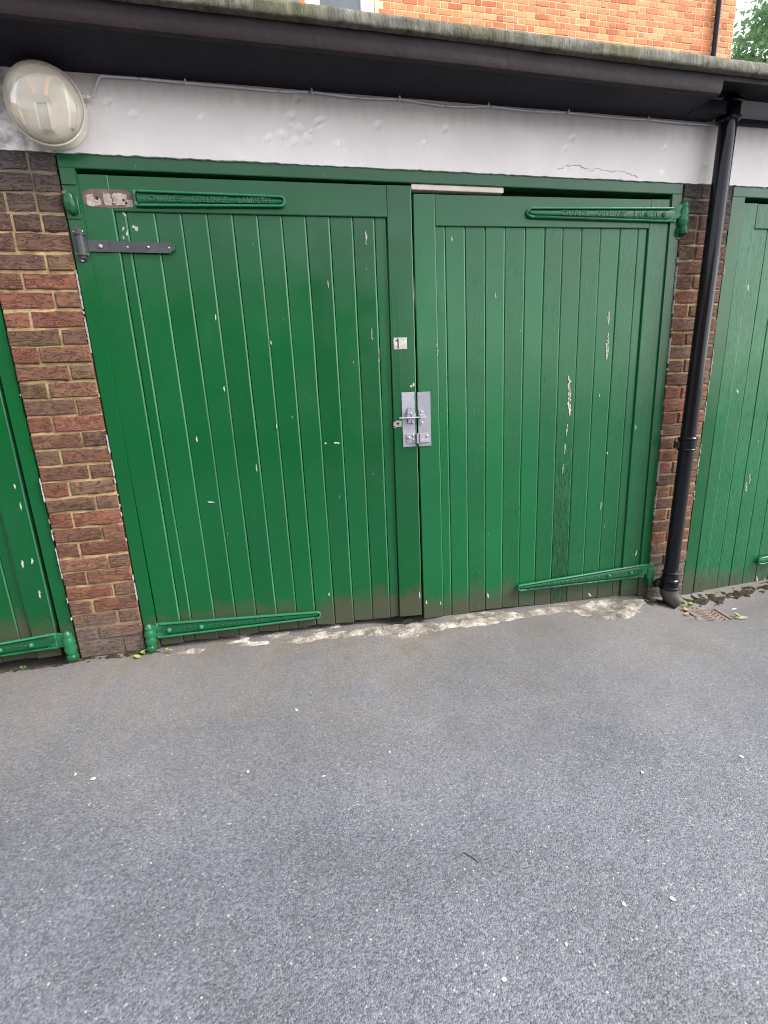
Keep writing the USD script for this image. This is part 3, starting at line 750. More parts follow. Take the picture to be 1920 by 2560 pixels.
def frame(x0t, x1t, x0b, x1b, zb0, zb1, jl, jr, label, head=True):
    f = obj('door_frame', bevel_box(x0t + .001, x1t - .001, 0.007, 0.085, 2.1925, TOP - 0.0005, .003), M['green_frame'], garage, label=label)
    if jl:
        obj('jamb', hull([(x, y, z) for (xa, z) in ((x0t + .002, 2.192), (x0b + .002, zb0)) for x in (xa, xa + jl) for y in (0.009, 0.085)]), M['green'], f)
    if jr:
        obj('jamb', hull([(x, y, z) for (xa, z) in ((x1t - .002, 2.192), (x1b - .002, zb1)) for x in (xa, xa - jr) for y in (0.009, 0.085)]), M['green'], f)
    # door stop behind the head: closes the shadow gap at the back
    obj('stop', box(x0t + .02, x1t - .02, 0.086, 0.11, 2.12, TOP), M['hole'], f)
    return f


main_frame = frame(0.002, 3.016, 0.000, 3.036, -0.02, -0.13, 0.060, 0.058, 'green painted frame of the middle garage doors')
left_frame = frame(-3.05, -0.322, -3.05, -0.322, 0.0, 0.0, 0.06, 0.058, 'green painted frame of the left garage door')
right_frame = frame(3.338, 6.30, 3.316, 6.30, -0.225, -0.22, 0.083, 0.06, 'green painted frame of the right garage door')
obj('draught_strip', bevel_box(1.512, 1.985, 0.016, 0.060, 2.169, 2.192, .002), M['batten'], main_frame, label='raw pale timber strip nailed under the frame head above the right leaf')
# the garages' shell (kept simple, closed and dark inside)
obj('shell_wall', cat_([box(-3.6, 6.8, 4.62, 4.80, -0.6, 2.595 - .07), box(-3.6, -3.4, 0.34, 4.62, -0.6, 2.5), box(6.6, 6.8, 0.34, 4.62, -0.6, 2.5), box(-0.20, -0.12, 0.335, 4.62, -0.6, 2.5), box(3.13, 3.22, 0.335, 4.62, -0.6, 2.5)]), M['yard_brick'], garage, label='plain brick side and back walls of the garages')
obj('shell_wall', cat_([box(-3.6, -1.802, 0.005, 0.32, -0.6, TOP - 0.001)]), M['yard_brick'], garage)
obj('shell_wall', cat_([box(4.836, 6.8, 0.005, 0.32, -0.6, TOP - 0.001)]), M['yard_brick'], garage)


# ------------------------------------------------------------------ door leaves
STILE_Y, PLANK_Y = 0.018, 0.029


def plank(xt0, xt1, xb0, xb1, zt0, zt1, zb0, zb1, yf, seed, ch=0.005, ch_l=True, ch_r=True, deep=0.022, wob=0.0006, ragged=0.0):
    """An upright board: front face, chamfered arrises, slightly wandering edges."""
    r = np.random.default_rng(seed)
    n = 9
    rows = []
    for i, t in enumerate(np.linspace(0, 1, n)):
        a, b = xb0 + (xt0 - xb0) * t, xb1 + (xt1 - xb1) * t
        a, b = a + r.normal(0, wob), b + r.normal(0, wob)
        za, zb = zb0 + (zt0 - zb0) * t, zb1 + (zt1 - zb1) * t
        if i == 0:
            za, zb = za + r.normal(0, ragged), zb + r.normal(0, ragged)
        y = yf + r.normal(0, .00015)
        cl, cr = (ch if ch_l else .0015), (ch if ch_r else .0015)
        rows.append([(a, yf + deep, za), (a, y + cl * .5, za), (a + cl * .4, y, za), (b - cr - .0012, y, zb), (b - cr, y + .0002, zb), (b - .0012, y + cr * .42, zb), (b, yf + deep, zb)])
    return loft(rows)


ARRIS_HIGHLIGHT = (0, 0, 0, 0, 1, 1, 0)      # per ring vertex of a board: highlight painted along the right-hand arris


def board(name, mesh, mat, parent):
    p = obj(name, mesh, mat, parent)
    n = len(mesh.vertices) // len(ARRIS_HIGHLIGHT)
    UsdGeom.PrimvarsAPI(p).CreatePrimvar('highlight_and_wear', Sdf.ValueTypeNames.FloatArray, UsdGeom.Tokens.vertex).Set(Vt.FloatArray([float(w) for w in ARRIS_HIGHLIGHT] * n))
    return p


CHIPS = [(2.404, 1.284, 2.422, 1.056, 0.0187), (2.632, 1.618, 2.63, 1.547, 0.0104), (2.636, 1.507, 2.638, 1.358, 0.0146), (1.28, 1.99, 1.281, 1.927, 0.0104),
         (1.629, 1.473, 1.63, 1.404, 0.0063), (1.481, 1.268, 1.483, 1.254, 0.0104), (1.494, 1.278, 1.496, 1.26, 0.0104), (0.217, 2.041, 0.227, 2.023, 0.0104), (0.212, 1.984, 0.206, 1.967, 0.0104), (0.222, 1.969, 0.222, 1.947, 0.0104),
         (0.205, 1.948, 0.203, 1.934, 0.0083), (0.254, 1.993, 0.264, 1.967, 0.0167), (1.496, 0.1, 1.496, 0.057, 0.0084), (1.535, 0.04, 1.537, 0.014, 0.0083), (1.624, 0.018, 1.626, -0.003, 0.0063), (1.93, 0.029, 1.93, -0.005, 0.0083),
         (0.973, 0.163, 0.973, 0.139, 0.0083), (2.619, -0.069, 2.644, -0.094, 0.0167), (3.537, 1.754, 3.549, 1.715, 0.0104), (3.561, 1.162, 3.575, 1.135, 0.0104), (3.758, 0.616, 3.763, 0.549, 0.0104), (3.738, 0.565, 3.744, 0.497, 0.0104),
         (3.947, -0.119, 3.956, -0.168, 0.0125), (4.016, -0.143, 4.025, -0.189, 0.0125), (1.007, 0.995, 1.023, 0.992, 0.0083), (1.058, 0.994, 1.09, 0.99, 0.0104), (0.548, 1.625, 0.546, 1.598, 0.0063), (0.787, 1.505, 0.787, 1.483, 0.0063),
         (0.397, 0.738, 0.432, 0.731, 0.0063), (0.388, 1.07, 0.388, 1.041, 0.0063), (2.668, 0.529, 2.663, 0.479, 0.0063), (2.946, 0.188, 2.938, 0.148, 0.0083), (2.409, 1.014, 2.408, 0.945, 0.0083), (2.403, 0.899, 2.401, 0.841, 0.0083),
         (2.396, 0.783, 2.394, 0.724, 0.0063), (-0.434, 0.901, -0.435, 0.878, 0.0063), (-0.427, 0.814, -0.431, 0.776, 0.0063), (-0.477, 0.532, -0.482, 0.492, 0.0083), (-0.435, 0.538, -0.438, 0.507, 0.0083), (-0.437, 0.371, -0.439, 0.329, 0.0083),
         (2.604, 1.173, 2.608, 1.157, 0.0063), (2.855, 0.984, 2.861, 0.953, 0.0063), (1.319, 1.455, 1.318, 1.387, 0.0042), (2.684, 0.834, 2.688, 0.819, 0.0063), (0.547, 1.3, 0.546, 1.272, 0.0063), (0.774, 1.106, 0.776, 1.082, 0.0042),
         (1.289, 1.551, 1.288, 1.494, 0.0042), (1.085, 1.771, 1.084, 1.736, 0.0042), (0.655, 0.913, 0.655, 0.872, 0.0042), (1.715, 1.972, 1.717, 1.951, 0.0063), (1.953, 1.715, 1.956, 1.687, 0.0042), (2.976, 1.297, 2.981, 1.161, 0.0083)]


def flake(x0, z0, x1, z1, w, y, seed):
    """A lost flake of paint: a ragged sliver showing the undercoat."""
    r = np.random.default_rng(seed)
    a, b = np.array([x0, z0]), np.array([x1, z1])
    L = np.linalg.norm(b - a)
    d = (b - a) / L
    nrm = np.array([-d[1], d[0]])
    n = max(5, int(L / .008))
    le, ri = [], []
    for t in np.linspace(0, 1, n):
        hw = w / 2 * (math.sin(math.pi * min(1, max(0, t))) ** 0.6) * r.uniform(.35, 1.15) + .0006
        c = a + d * L * t + nrm * r.normal(0, w * .15)
        le.append(c + nrm * hw)
        ri.append(c - nrm * hw)
    pg = Polygon(le + ri[::-1]).buffer(0)
    return extrude_xz(pg, y - 0.0012, y + 0.004) if not pg.is_empty else None


def leaf(label, xt, xb, zt, zb, zr, stiles, hinge_side, seed, cracked=(), mats=('green', 'green_b')):
    """One door leaf. xt, xb: board boundaries at head and foot (first and last boards are the stiles); zt, zb, zr: (left, right) heights of head, foot and the rail's lower edge."""
    def zlin(p, x):
        return p[0] + (p[1] - p[0]) * (x - xt[0]) / (xt[-1] - xt[0])
    t = thing_at('garage_door', label, 'garage door', ((xb[0] + xb[-1]) / 2, 0.03, min(zb)), group='green garage door leaves')
    nb = len(xt) - 1
    for i in range(nb):
        L, R = i == 0, i == nb - 1
        stile = (L and stiles[0]) or (R and stiles[1])
        ztop = (zlin(zt, xt[i]), zlin(zt, xt[i + 1])) if stile else (zlin(zr, xt[i]) + .03, zlin(zr, xt[i + 1]) + .03)
        zbot = (zlin(zb, xt[i]), zlin(zb, xt[i + 1]))
        g = 0.0006
        mt = M['green_cracked'] if i in cracked else M[mats[(i * 7 + seed) % 2]]
        ms = plank(xt[i] + g, xt[i + 1] - g, xb[i] + g, xb[i + 1] - g, ztop[0], ztop[1], zbot[0], zbot[1], STILE_Y if stile else PLANK_Y + rng.normal(0, .0008), seed * 100 + i,
                   ch=0.005 if stile else 0.0070, ragged=.002 if stile else .004, deep=0.035 if stile else 0.022)
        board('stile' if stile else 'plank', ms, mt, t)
    a, b = (xt[1] if stiles[0] else xt[0]) + .0006, (xt[-2] if stiles[1] else xt[-1]) - .0006
    ms = loft([[(x, STILE_Y + .04, zlin(zr, x)), (x, STILE_Y + .003, zlin(zr, x)), (x, STILE_Y, zlin(zr, x) + .003), (x, STILE_Y, zlin(zt, x) - .002), (x, STILE_Y + .002, zlin(zt, x)), (x, STILE_Y + .04, zlin(zt, x))] for x in np.linspace(a, b, 8)])
    obj('top_rail', ms, M[mats[0]], t, smooth=30)
    # inner ledge that closes the back of the boards
    obj('back_ledge', box(xt[0] + .02, xt[-1] - .02, 0.056, 0.07, max(zb) + .12, min(zt) - .02), M['hole'], t)
    bits, wood = [], []
    for q, (x0, z0, x1, z1, w) in enumerate(CHIPS):
        tt = (z0 - zb[0]) / (zt[0] - zb[0])
        bx = [xb[i] + (xt[i] - xb[i]) * tt for i in range(nb + 1)]
        if bx[0] < x0 < bx[-1]:
            i = int(np.searchsorted(bx, x0)) - 1
            st = (i == 0 and stiles[0]) or (i == nb - 1 and stiles[1])
            y = STILE_Y if st else PLANK_Y - .0008
            fl = flake(x0, z0, x1, z1, w, y, q + 3)
            if fl is not None:
                bits.append(fl)
                if math.hypot(x1 - x0, z1 - z0) > .05:
                    f2 = flake(x0 + (x1 - x0) * .15, z0 + (z1 - z0) * .15, x0 + (x1 - x0) * .8, z0 + (z1 - z0) * .8, w * .30, y - .0006, q + 60)
                    if f2 is not None:
                        wood.append(f2)
    if bits:
        obj('paint_chip', cat_(bits), M['flake'], t, kind='stuff', label='small pale patches of lost paint')
    if wood:
        obj('bare_wood', cat_(wood), M['rotten'], t, kind='stuff', label='grey wood showing in the larger paint chips')
    return t


def A(xs, y=0.026):
    return [at_depth(x, 1.2, y)[0] for x in xs]


lt = [0.066, 0.191, 0.236, 0.352, 0.459, 0.566, 0.676, 0.784, 0.891, 0.999, 1.109, 1.218, 1.322, 1.382, 1.5045]
lb = [0.075, 0.185, 0.241, 0.359, 0.467, 0.572, 0.680, 0.786, 0.888, 0.994, 1.101, 1.211, 1.314, 1.366, 1.5005]
left_leaf = leaf('left leaf of the middle green garage doors, carrying the number 1 plate and a black strap hinge', A(lt), A(lb), (2.1745, 2.183), (-0.012, -0.045), (2.040, 2.048), (True, True), 'l', 1)
rt_ = [1.5105, 1.621, 1.673, 1.777, 1.884, 1.991, 2.103, 2.212, 2.313, 2.422, 2.534, 2.650, 2.759, 2.813, 2.956]
rb_ = [1.5125, 1.635, 1.690, 1.798, 1.904, 2.012, 2.122, 2.228, 2.340, 2.452, 2.562, 2.670, 2.778, 2.831, 2.998]
right_leaf = leaf('right leaf of the middle green garage doors, sagging, with one badly cracked board', A(rt_), A(rb_), (2.150, 2.170), (-0.075, -0.122), (2.014, 2.031), (True, True), 'r', 2, cracked=(8,), mats=('green_right_lit', 'green_hairline'))
nl = [-1.80, -1.68, -1.625] + [-1.625 + 0.107 * k for k in range(1, 10)] + [-0.555, -0.500, -0.381]
nlb = nl[:-3] + [-0.560, -0.502, -0.394]
lneigh = leaf('green garage door left of the left brick pier, flaking along its edge', A(nl), A(nlb), (2.165, 2.165), (0.010, 0.010), (2.03, 2.03), (True, True), 'r', 3)
nr = [3.402, 3.497, 3.598, 3.694, 3.800] + [3.800 + 0.107 * k for k in range(1, 7)] + [4.497, 4.552, 4.68]
nrb = [3.392, 3.478, 3.586, 3.688, 3.795] + [3.795 + 0.107 * k for k in range(1, 7)] + [4.492, 4.547, 4.68]
rneigh = leaf('green garage door right of the black downpipe, its paler tone painted-in light, with cracked paint', A(nr), A(nrb), (2.168, 2.168), (-0.205, -0.215), (2.043, 2.043), (True, True), 'l', 4, cracked=(), mats=('green_far_right_lit', 'green_far_right_lit'))


# ---- cast iron strap hinges
def stadium(x_root, x_tip, zr0, zr1, zt0, zt1, square_root=False):
    """Outline of a strap that tapers from the root to a rounded tip (x, z)."""
    s = 1 if x_tip > x_root else -1
    rt0 = (zt1 - zt0) / 2
    pts = [(x_root, zr0), (x_tip - s * rt0, zt0)]
    for a in np.linspace(-math.pi / 2, math.pi / 2, 9)[1:-1]:
        pts.append((x_tip - s * rt0 + s * rt0 * math.cos(a), (zt0 + zt1) / 2 + rt0 * math.sin(a)))
    pts += [(x_tip - s * rt0, zt1), (x_root, zr1)]
    return Polygon(pts)


def strap_hinge(leaf_, x_root, x_tip, zr, zt, knuckle=None, text=True, bolts=(), rev=False, yb=STILE_Y, label=None):
    """A cast strap: plate, proud rim, domed middle with raised lettering, and (if not broken off) the eye over its pin."""
    o = stadium(x_root, x_tip, zr[0], zr[1], zt[0], zt[1])
    s = 1 if x_tip > x_root else -1
    plate = extrude_xz(o, yb - 0.007, yb - 0.0004)
    rim = o.difference(o.buffer(-0.0062))
    rimm = [extrude_xz(rim, yb - 0.0150, yb - 0.0072)]
    oc = list(o.buffer(-0.0036).exterior.coords)
    loop = LineString(oc + oc[1:2])
    loop = [loop.interpolate(q) for q in np.linspace(0, loop.length, 140)]
    rimm.append(tube([(p.x, yb - 0.0150, p.y) for p in loop], .0052, 10))
    h = obj('strap_hinge', plate, M['green_iron'], leaf_, smooth=25, label=label)
    obj('rim', cat_(rimm), M['green_iron_sky_lit'], h, smooth=35)
    # domed middle
    xs = np.linspace(x_root + s * 0.012, x_tip - s * 0.018, 30)
    rows = []
    for x in xs:
        t = (x - x_root) / (x_tip - x_root)
        c0, c1 = zr[0] + (zt[0] - zr[0]) * t, zr[1] + (zt[1] - zr[1]) * t
        zc, hw = (c0 + c1) / 2, (c1 - c0) / 2 - 0.0125
        if abs(x - x_tip) < 0.035:
            hw *= 0.75
        rows.append([(x, yb - 0.0068 - 0.0090 * math.cos(a) ** 0.8 if abs(a) < 1.5 else yb - 0.0068, zc + hw * math.sin(a)) for a in np.linspace(-math.pi / 2, math.pi / 2, 9)])
    obj('raised_band', loft(rows), M['green_iron'], h, smooth=40)
    if text == 'lumps':
        lr = np.random.default_rng(int(abs(x_root) * 1000))
        nubs = []
        for q in range(26):
            t = 0.16 + 0.70 * (q + lr.uniform(-.3, .3)) / 26
            x = x_root + (x_tip - x_root) * t
            zc = ((zr[0] + zr[1]) * (1 - t) + (zt[0] + zt[1]) * t) / 2
            m_ = trimesh.creation.icosphere(subdivisions=1, radius=1.0)
            m_.apply_scale((lr.uniform(.004, .009), lr.uniform(.002, .004), lr.uniform(.004, .009)))
            m_.apply_translation((x, yb - 0.0152, zc + lr.normal(0, .002)))
            nubs.append(m_)
        obj('lettering', cat_(nubs), M['green_iron'], h, smooth=60, label='cast letters clogged with paint', kind='stuff')
    elif text:
        wrd = meshkit.text_mesh('CHARLES     COLLINGE     LAMBETH', 0.0215, 0.0032, bold=True)
        v_ = np.array(wrd.vertices)
        L = v_[:, 0].max()
        usable = abs(x_tip - x_root) * 0.80
        k = min(1.15, usable / L)
        xm = min(x_root, x_tip) + abs(x_tip - x_root) * (0.55 if rev else 0.49)
        tt = lambda x: (x - x_root) / (x_tip - x_root)
        xx = xm + (v_[:, 0] - L / 2) * k
        zc = (zr[0] + zr[1]) / 2 + ((zt[0] + zt[1]) / 2 - (zr[0] + zr[1]) / 2) * tt(xx)
        wob = (meshkit.fbm(np.stack([xx * 90, v_[:, 1] * 120, xx * 0], 1), 2, 4) - .5) * .0045
        vv = np.stack([xx + wob, yb - 0.0150 - v_[:, 2] * (.55 + .9 * meshkit.noise(np.stack([xx * 60, xx * 0, xx * 0], 1), 9)), zc + v_[:, 1] - 0.0107 + wob[::-1] * .6], 1)
        mm = trimesh.Trimesh(vv, wrd.faces, process=False)
        if mm.volume < 0:
            mm.invert()
        obj('lettering', mm, M['green_iron_letter'], h, label='raised cast letters')
    for bx in bolts:
        t = (bx - x_root) / (x_tip - x_root)
        zc = (zr[0] + zr[1]) / 2 * (1 - t) + (zt[0] + zt[1]) / 2 * t
        obj('bolt', dome_bolt(bx, yb - 0.012, zc, 0.0120, 0.019), M['green_iron_sky_lit'], h, smooth=40)
    if knuckle is not None:
        kx, kz0, kz1 = knuckle
        H = kz1 - kz0
        eye = revolve([(0, kz0), (.017, kz0), (.0245, kz0 + .10 * H), (.0275, kz0 + .26 * H), (.022, kz0 + .38 * H), (.0275, kz0 + .50 * H), (.024, kz0 + .64 * H), (.0185, kz0 + .72 * H), (.0215, kz0 + .80 * H), (.016, kz0 + .90 * H), (.008, kz1 - .004), (0, kz1)], (kx, yb - 0.018, 0), 'z', 20)
        # swept root joining the strap to the eye
        rows = []
        for t in np.linspace(0, 1, 7):
            x = x_root + s * 0.05 * (1 - t) + (kx - x_root - s * 0.004) * t
            zc0, zc1 = zr[0] + .003, zr[1] - .001
            e0, e1 = kz0 + .34 * H, kz0 + .88 * H
            tt_ = t * t * (3 - 2 * t)
            a, b = zc0 + (e0 - zc0) * tt_, zc1 + (e1 - zc1) * tt_
            y0 = yb - 0.012 - 0.016 * tt_
            rows.append([(x, yb - 0.001, a), (x, y0 + .004, a), (x, y0, a + .25 * (b - a)), (x, y0 + 0.004, (a + b) / 2), (x, y0, a + .75 * (b - a)), (x, y0 + .004, b), (x, yb - 0.001, b)])
        obj('eye', cat_([eye, loft(rows)]), M['green_iron_eye'], h, smooth=40)
    return h


strap_hinge(left_leaf, 0.276, 0.914, (2.058, 2.119), (2.072, 2.117), None, True, (), label='broken cast iron strap hinge painted over')
strap_hinge(left_leaf, 0.060, 0.917, (0.038, 0.120), (0.026, 0.066), (0.026, 0.004, 0.128), 'lumps', (0.122, 0.282), label='lower cast iron strap hinge')
strap_hinge(right_leaf, 2.985, 2.109, (2.058, 2.128), (2.060, 2.106), (3.028, 2.040, 2.165), True, (2.80, 2.905), True, label='upper cast iron strap hinge')
strap_hinge(right_leaf, 3.000, 2.114, (0.004, 0.090), (0.022, 0.062), (3.042, -0.020, 0.105), 'lumps', (2.74, 2.90), True, label='lower cast iron strap hinge')
strap_hinge(lneigh, -0.405, -1.27, (0.058, 0.139), (0.045, 0.088), (-0.352, 0.018, 0.148), 'lumps', (-0.52, -0.66), True, label='lower cast iron strap hinge')
strap_hinge(rneigh, 4.63, 3.908, (0.00, 0.07), (-0.026, 0.024), None, 'lumps', (), label='lower cast iron strap hinge')


def pintle(fr, x, z0, z1, yb=0.009, r=0.026, worn=False):
    H = z1 - z0
    m = revolve([(0, z0), (r * .55, z0 + .01), (r * .9, z0 + .22 * H), (r, z0 + .5 * H), (r * .95, z0 + .75 * H), (r * .7, z0 + .92 * H), (0, z1)], (x, yb - 0.016, 0), 'z', 18)
    pl = bevel_box(x - r * 1.0, x + r * 1.0, yb - 0.005, yb - 0.0003, z0 - .01, z1 - .012, .002)
    pr = obj('hinge_pintle', cat_([m, pl]), M['green_iron'], fr, smooth=40)
    if worn:
        obj('worn_tip', revolve([(0, z1 - .022), (r * .70, z1 - .018), (r * .52, z1 - .006), (0, z1 + .0012)], (x - .008, yb - 0.021, 0), 'z', 16), M['wood_bare'], pr, smooth=40)
    return pr


pintle(main_frame, 0.029, 2.012, 2.102, worn=True)
pintle(main_frame, 0.024, -0.030, 0.012, r=.024)
pintle(main_frame, 3.030, 1.985, 2.046, r=.024)
pintle(main_frame, 3.046, -0.065, -0.012, r=.023)
pintle(left_frame, -0.348, -0.016, 0.024, r=.026)
obj('packing_block', bevel_box(0.006, 0.060, 0.0035, 0.0088, 2.130, 2.1915, .001), M['green_frame'], main_frame)

# ---- the black replacement strap hinge on the left leaf
st = obj('black_strap', extrude_xz(Polygon([(0.054, 1.881), (0.392, 1.878), (0.393, 1.884), (0.401, 1.886), (0.411, 1.894), (0.412, 1.902), (0.409, 1.909), (0.398, 1.915), (0.397, 1.920), (0.054, 1.925)]), STILE_Y - 0.0045, STILE_Y - 0.0003), M['strap'], left_leaf, label='new black steel strap hinge')
obj('strap_sleeve', extrude_xz(Polygon([(0.054, 1.8805), (0.156, 1.879), (0.144, 1.890), (0.140, 1.902), (0.146, 1.914), (0.152, 1.9245), (0.054, 1.9255)]), STILE_Y - 0.0085, STILE_Y - 0.0046), M['strap'], st)
for bx, rr in ((0.111, .0092), (0.302, .0068)):
    obj('bolt', dome_bolt(bx, STILE_Y - (0.0085 if bx < .15 else .0045), 1.9005, rr, 0.008), M['zinc'], st, smooth=40)
for bx in (0.217, 0.388):
    obj('screw', dome_bolt(bx, STILE_Y - 0.0045, 1.900, .0042, 0.002), M['zinc'], st, smooth=40)
obj('knuckle', revolve([(0, 1.868), (.0155, 1.868), (.0165, 1.876), (.0165, 1.930), (.0155, 1.938), (0, 1.938)], (0.040, STILE_Y - 0.018, 0), 'z', 18), M['strap'], st, smooth=40)
bp = obj('hinge_bracket', extrude_xz(Polygon([(0.012, 1.846), (0.028, 1.836), (0.050, 1.842), (0.060, 1.864), (0.061, 1.935), (0.048, 1.968), (0.030, 1.981), (0.014, 1.966), (0.010, 1.93)]), 0.0045, 0.0087), M['strap'], main_frame, label='black steel bracket of the strap hinge')
obj('pin', cat_([revolve([(0, 1.938), (.019, 1.938), (.020, 1.946), (.014, 1.953), (.009, 1.962), (0, 1.963)], (0.040, 0.000, 0), 'z', 16), revolve([(0, 1.846), (.010, 1.848), (.013, 1.858), (.019, 1.860), (.019, 1.868), (0, 1.868)], (0.040, 0.000, 0), 'z', 16)]), M['strap'], bp, smooth=40)
for bx, bz, rr in ((0.049, 1.955, .0065), (0.018, 1.952, .004), (0.054, 1.866, .006), (0.014, 1.868, .004), (0.032, 1.842, .0055)):
    obj('bolt', dome_bolt(bx, 0.0045, bz, rr, 0.006), M['zinc'], bp, smooth=40)

# ---- bare wood where the upper hinge broke off


def blob(x0, x1, z0, z1, seed, n=26, amp=.10):
    r = np.random.default_rng(seed)
    pts = []
    for a in np.linspace(0, 2 * math.pi, n, endpoint=False):
        c, s_ = math.cos(a), math.sin(a)
        k = (abs(c) ** 4 + abs(s_) ** 4) ** (-0.25) * (1 + r.normal(0, amp * .6))
        pts.append(((x0 + x1) / 2 + (x1 - x0) / 2 * c * k, (z0 + z1) / 2 + (z1 - z0) / 2 * s_ * k))
    return Polygon(pts).buffer(0)


bw = obj('bare_wood_patch', extrude_xz(blob(0.072, 0.272, 2.052, 2.122, 1, amp=.05), STILE_Y - 0.0012, STILE_Y + .002), M['wood_bare'], left_leaf, label='bare wood patch where the upper hinge broke off')
for (a, b, c, d, sd) in ((0.085, 0.118, 2.056, 2.100, 2), (0.118, 0.142, 2.060, 2.085, 6), (0.152, 0.184, 2.062, 2.108, 3), (0.190, 0.243, 2.062, 2.110, 4), (0.236, 0.268, 2.056, 2.084, 5)):
    obj('primer_patch', extrude_xz(blob(a, b, c, d, sd, amp=.16), STILE_Y - 0.0024, STILE_Y - .0012), M['wood_primer'], bw)
for hx, hz, rr in ((0.128, 2.086, .0058), (0.231, 2.082, .0050), (0.240, 2.070, .0040)):
    obj('screw_hole', extrude_xz(Point(hx, hz).buffer(rr, 4), STILE_Y - 0.0034, STILE_Y - .001), M['hole'], bw)

# ---- number plate, lock plates and the old latch
npl = obj('number_plate', bevel_box(1.396, 1.466, STILE_Y - .0022, STILE_Y - .0002, 1.446, 1.503, .0006), M['number'], left_leaf, label='small metal plate with a black 1')
one = extrude_xz(Polygon([(1.4150, 1.4505), (1.4230, 1.4505), (1.4225, 1.4975), (1.4155, 1.4975), (1.4130, 1.4915), (1.4055, 1.4885), (1.4055, 1.4830), (1.4150, 1.4845)]), STILE_Y - .0028, STILE_Y - .0021)
obj('digit', one, M['black'], npl)
lp = obj('lock_plate', bevel_box(1.4275, 1.498, STILE_Y - .0035, STILE_Y - .0003, 0.947, 1.232, .0008), M['zinc_plate'], left_leaf, label='bright metal lock plate')
obj('screw', dome_bolt(1.487, STILE_Y - .0035, 1.219, .0038, .002), M['zinc'], lp, smooth=40)
lp2 = obj('lock_plate', bevel_box(1.5135, 1.5845, STILE_Y - .0035, STILE_Y - .0003, 0.945, 1.230, .0008), M['zinc_plate'], right_leaf, label='bright metal lock plate')
obj('screw', dome_bolt(1.523, STILE_Y - .0035, 1.216, .0038, .002), M['zinc'], lp2, smooth=40)
old = obj('old_latch_plate', extrude_xz(Polygon([(1.379, 1.053), (1.384, 1.050), (1.394, 1.055), (1.425, 1.056), (1.425, 1.087), (1.396, 1.088), (1.379, 1.079)]), STILE_Y - .0016, STILE_Y - .0002), M['sealant'], left_leaf, label='remnant of an old pale latch plate')
obj('latch_hole', cat_([extrude_xz(Point(1.404, 1.0735).buffer(.0068, 5), STILE_Y - .0024, STILE_Y - .001), extrude_xz(sbox(1.380, 1.0560, 1.388, 1.0625), STILE_Y - .0024, STILE_Y - .001), extrude_xz(sbox(1.378, 1.0815, 1.383, 1.089), STILE_Y - .0024, STILE_Y - .001)]), M['hole'], old)

Yp = STILE_Y - .0036
sb = thing_at('sliding_bolt', 'bright zinc bolt with a round staple across the meeting edges of the middle doors', 'bolt', (1.48, Yp, 1.10))
obj('bar', tube([(1.406, Yp - .020, 1.101), (1.43, Yp - .020, 1.101), (1.50, Yp - .020, 1.1005), (1.546, Yp - .020, 1.0995)], .0046, 10), M['zinc'], sb, smooth=40)
lug = LineString([(1.462, 1.098), (1.4565, 1.128)]).buffer(.0045).union(Polygon([(1.455, 1.101), (1.4535, 1.135), (1.458, 1.149), (1.468, 1.157), (1.480, 1.158), (1.489, 1.150), (1.496, 1.125), (1.501, 1.104)])).difference(Point(1.470, 1.147).buffer(.0042)).difference(Point(1.483, 1.1475).buffer(.0034))
obj('staple', extrude_xz(lug, Yp - .014, Yp - .009), M['zinc'], sb)
obj('ring', cat_([tube([(1.462 + .0135 * math.cos(a), Yp - .020 - .004 * math.sin(a), 1.112 + .015 * math.sin(a)) for a in np.linspace(0, 2 * math.pi, 18)], .0026, 6)]), M['zinc'], sb, smooth=40)
obj('keeper', cat_([bevel_box(1.519, 1.543, Yp - .004, Yp, 1.060, 1.140, .001), bevel_box(1.517, 1.552, Yp - .026, Yp - .0041, 1.0915, 1.112, .002)]), M['zinc'], sb)
for bz in (1.127, 1.072):
    obj('bolt_head', dome_bolt(1.532, Yp - .004, bz, .0075, .007), M['zinc'], sb, smooth=40)
obj('tongue', cat_([bevel_box(1.456, 1.470, Yp - .012, Yp - .001, 1.072, 1.096, .002), bevel_box(1.474, 1.486, Yp - .010, Yp - .001, 1.068, 1.084, .002), dome_bolt(1.480, Yp - .010, 1.076, .006, .005)]), M['zinc'], sb, smooth=40)

hs = thing_at('hasp', 'lower zinc hasp bridging the gap between the two lock plates', 'hasp', (1.51, Yp, 0.965))
obj('hasp_plate', cat_([bevel_box(1.446, 1.497, Yp - .004, Yp, 0.968, 1.014, .001), bevel_box(1.444, 1.500, Yp - .007, Yp - .0041, 1.010, 1.0155, .001)]), M['zinc'], hs)
obj('hasp_box', cat_([bevel_box(1.4985, 1.513, Yp - .020, Yp - .0005, 0.962, 1.016, .002), bevel_box(1.5135, 1.519, Yp - .024, Yp - .0005, 0.966, 1.014, .002)]), M['zinc'], hs)
obj('hasp_plate', cat_([bevel_box(1.5200, 1.543, Yp - .014, Yp - .0004, 0.966, 1.016, .002), bevel_box(1.5435, 1.574, Yp - .004, Yp, 0.966, 1.019, .001)]), M['zinc'], hs)
for bx, bz, rr in ((1.459, .996, .0085), (1.483, 1.006, .007), (1.483, .984, .0075), (1.560, .999, .0085)):
    obj('bolt_head', dome_bolt(bx, Yp - .004, bz, rr, .007), M['zinc'], hs, smooth=40)

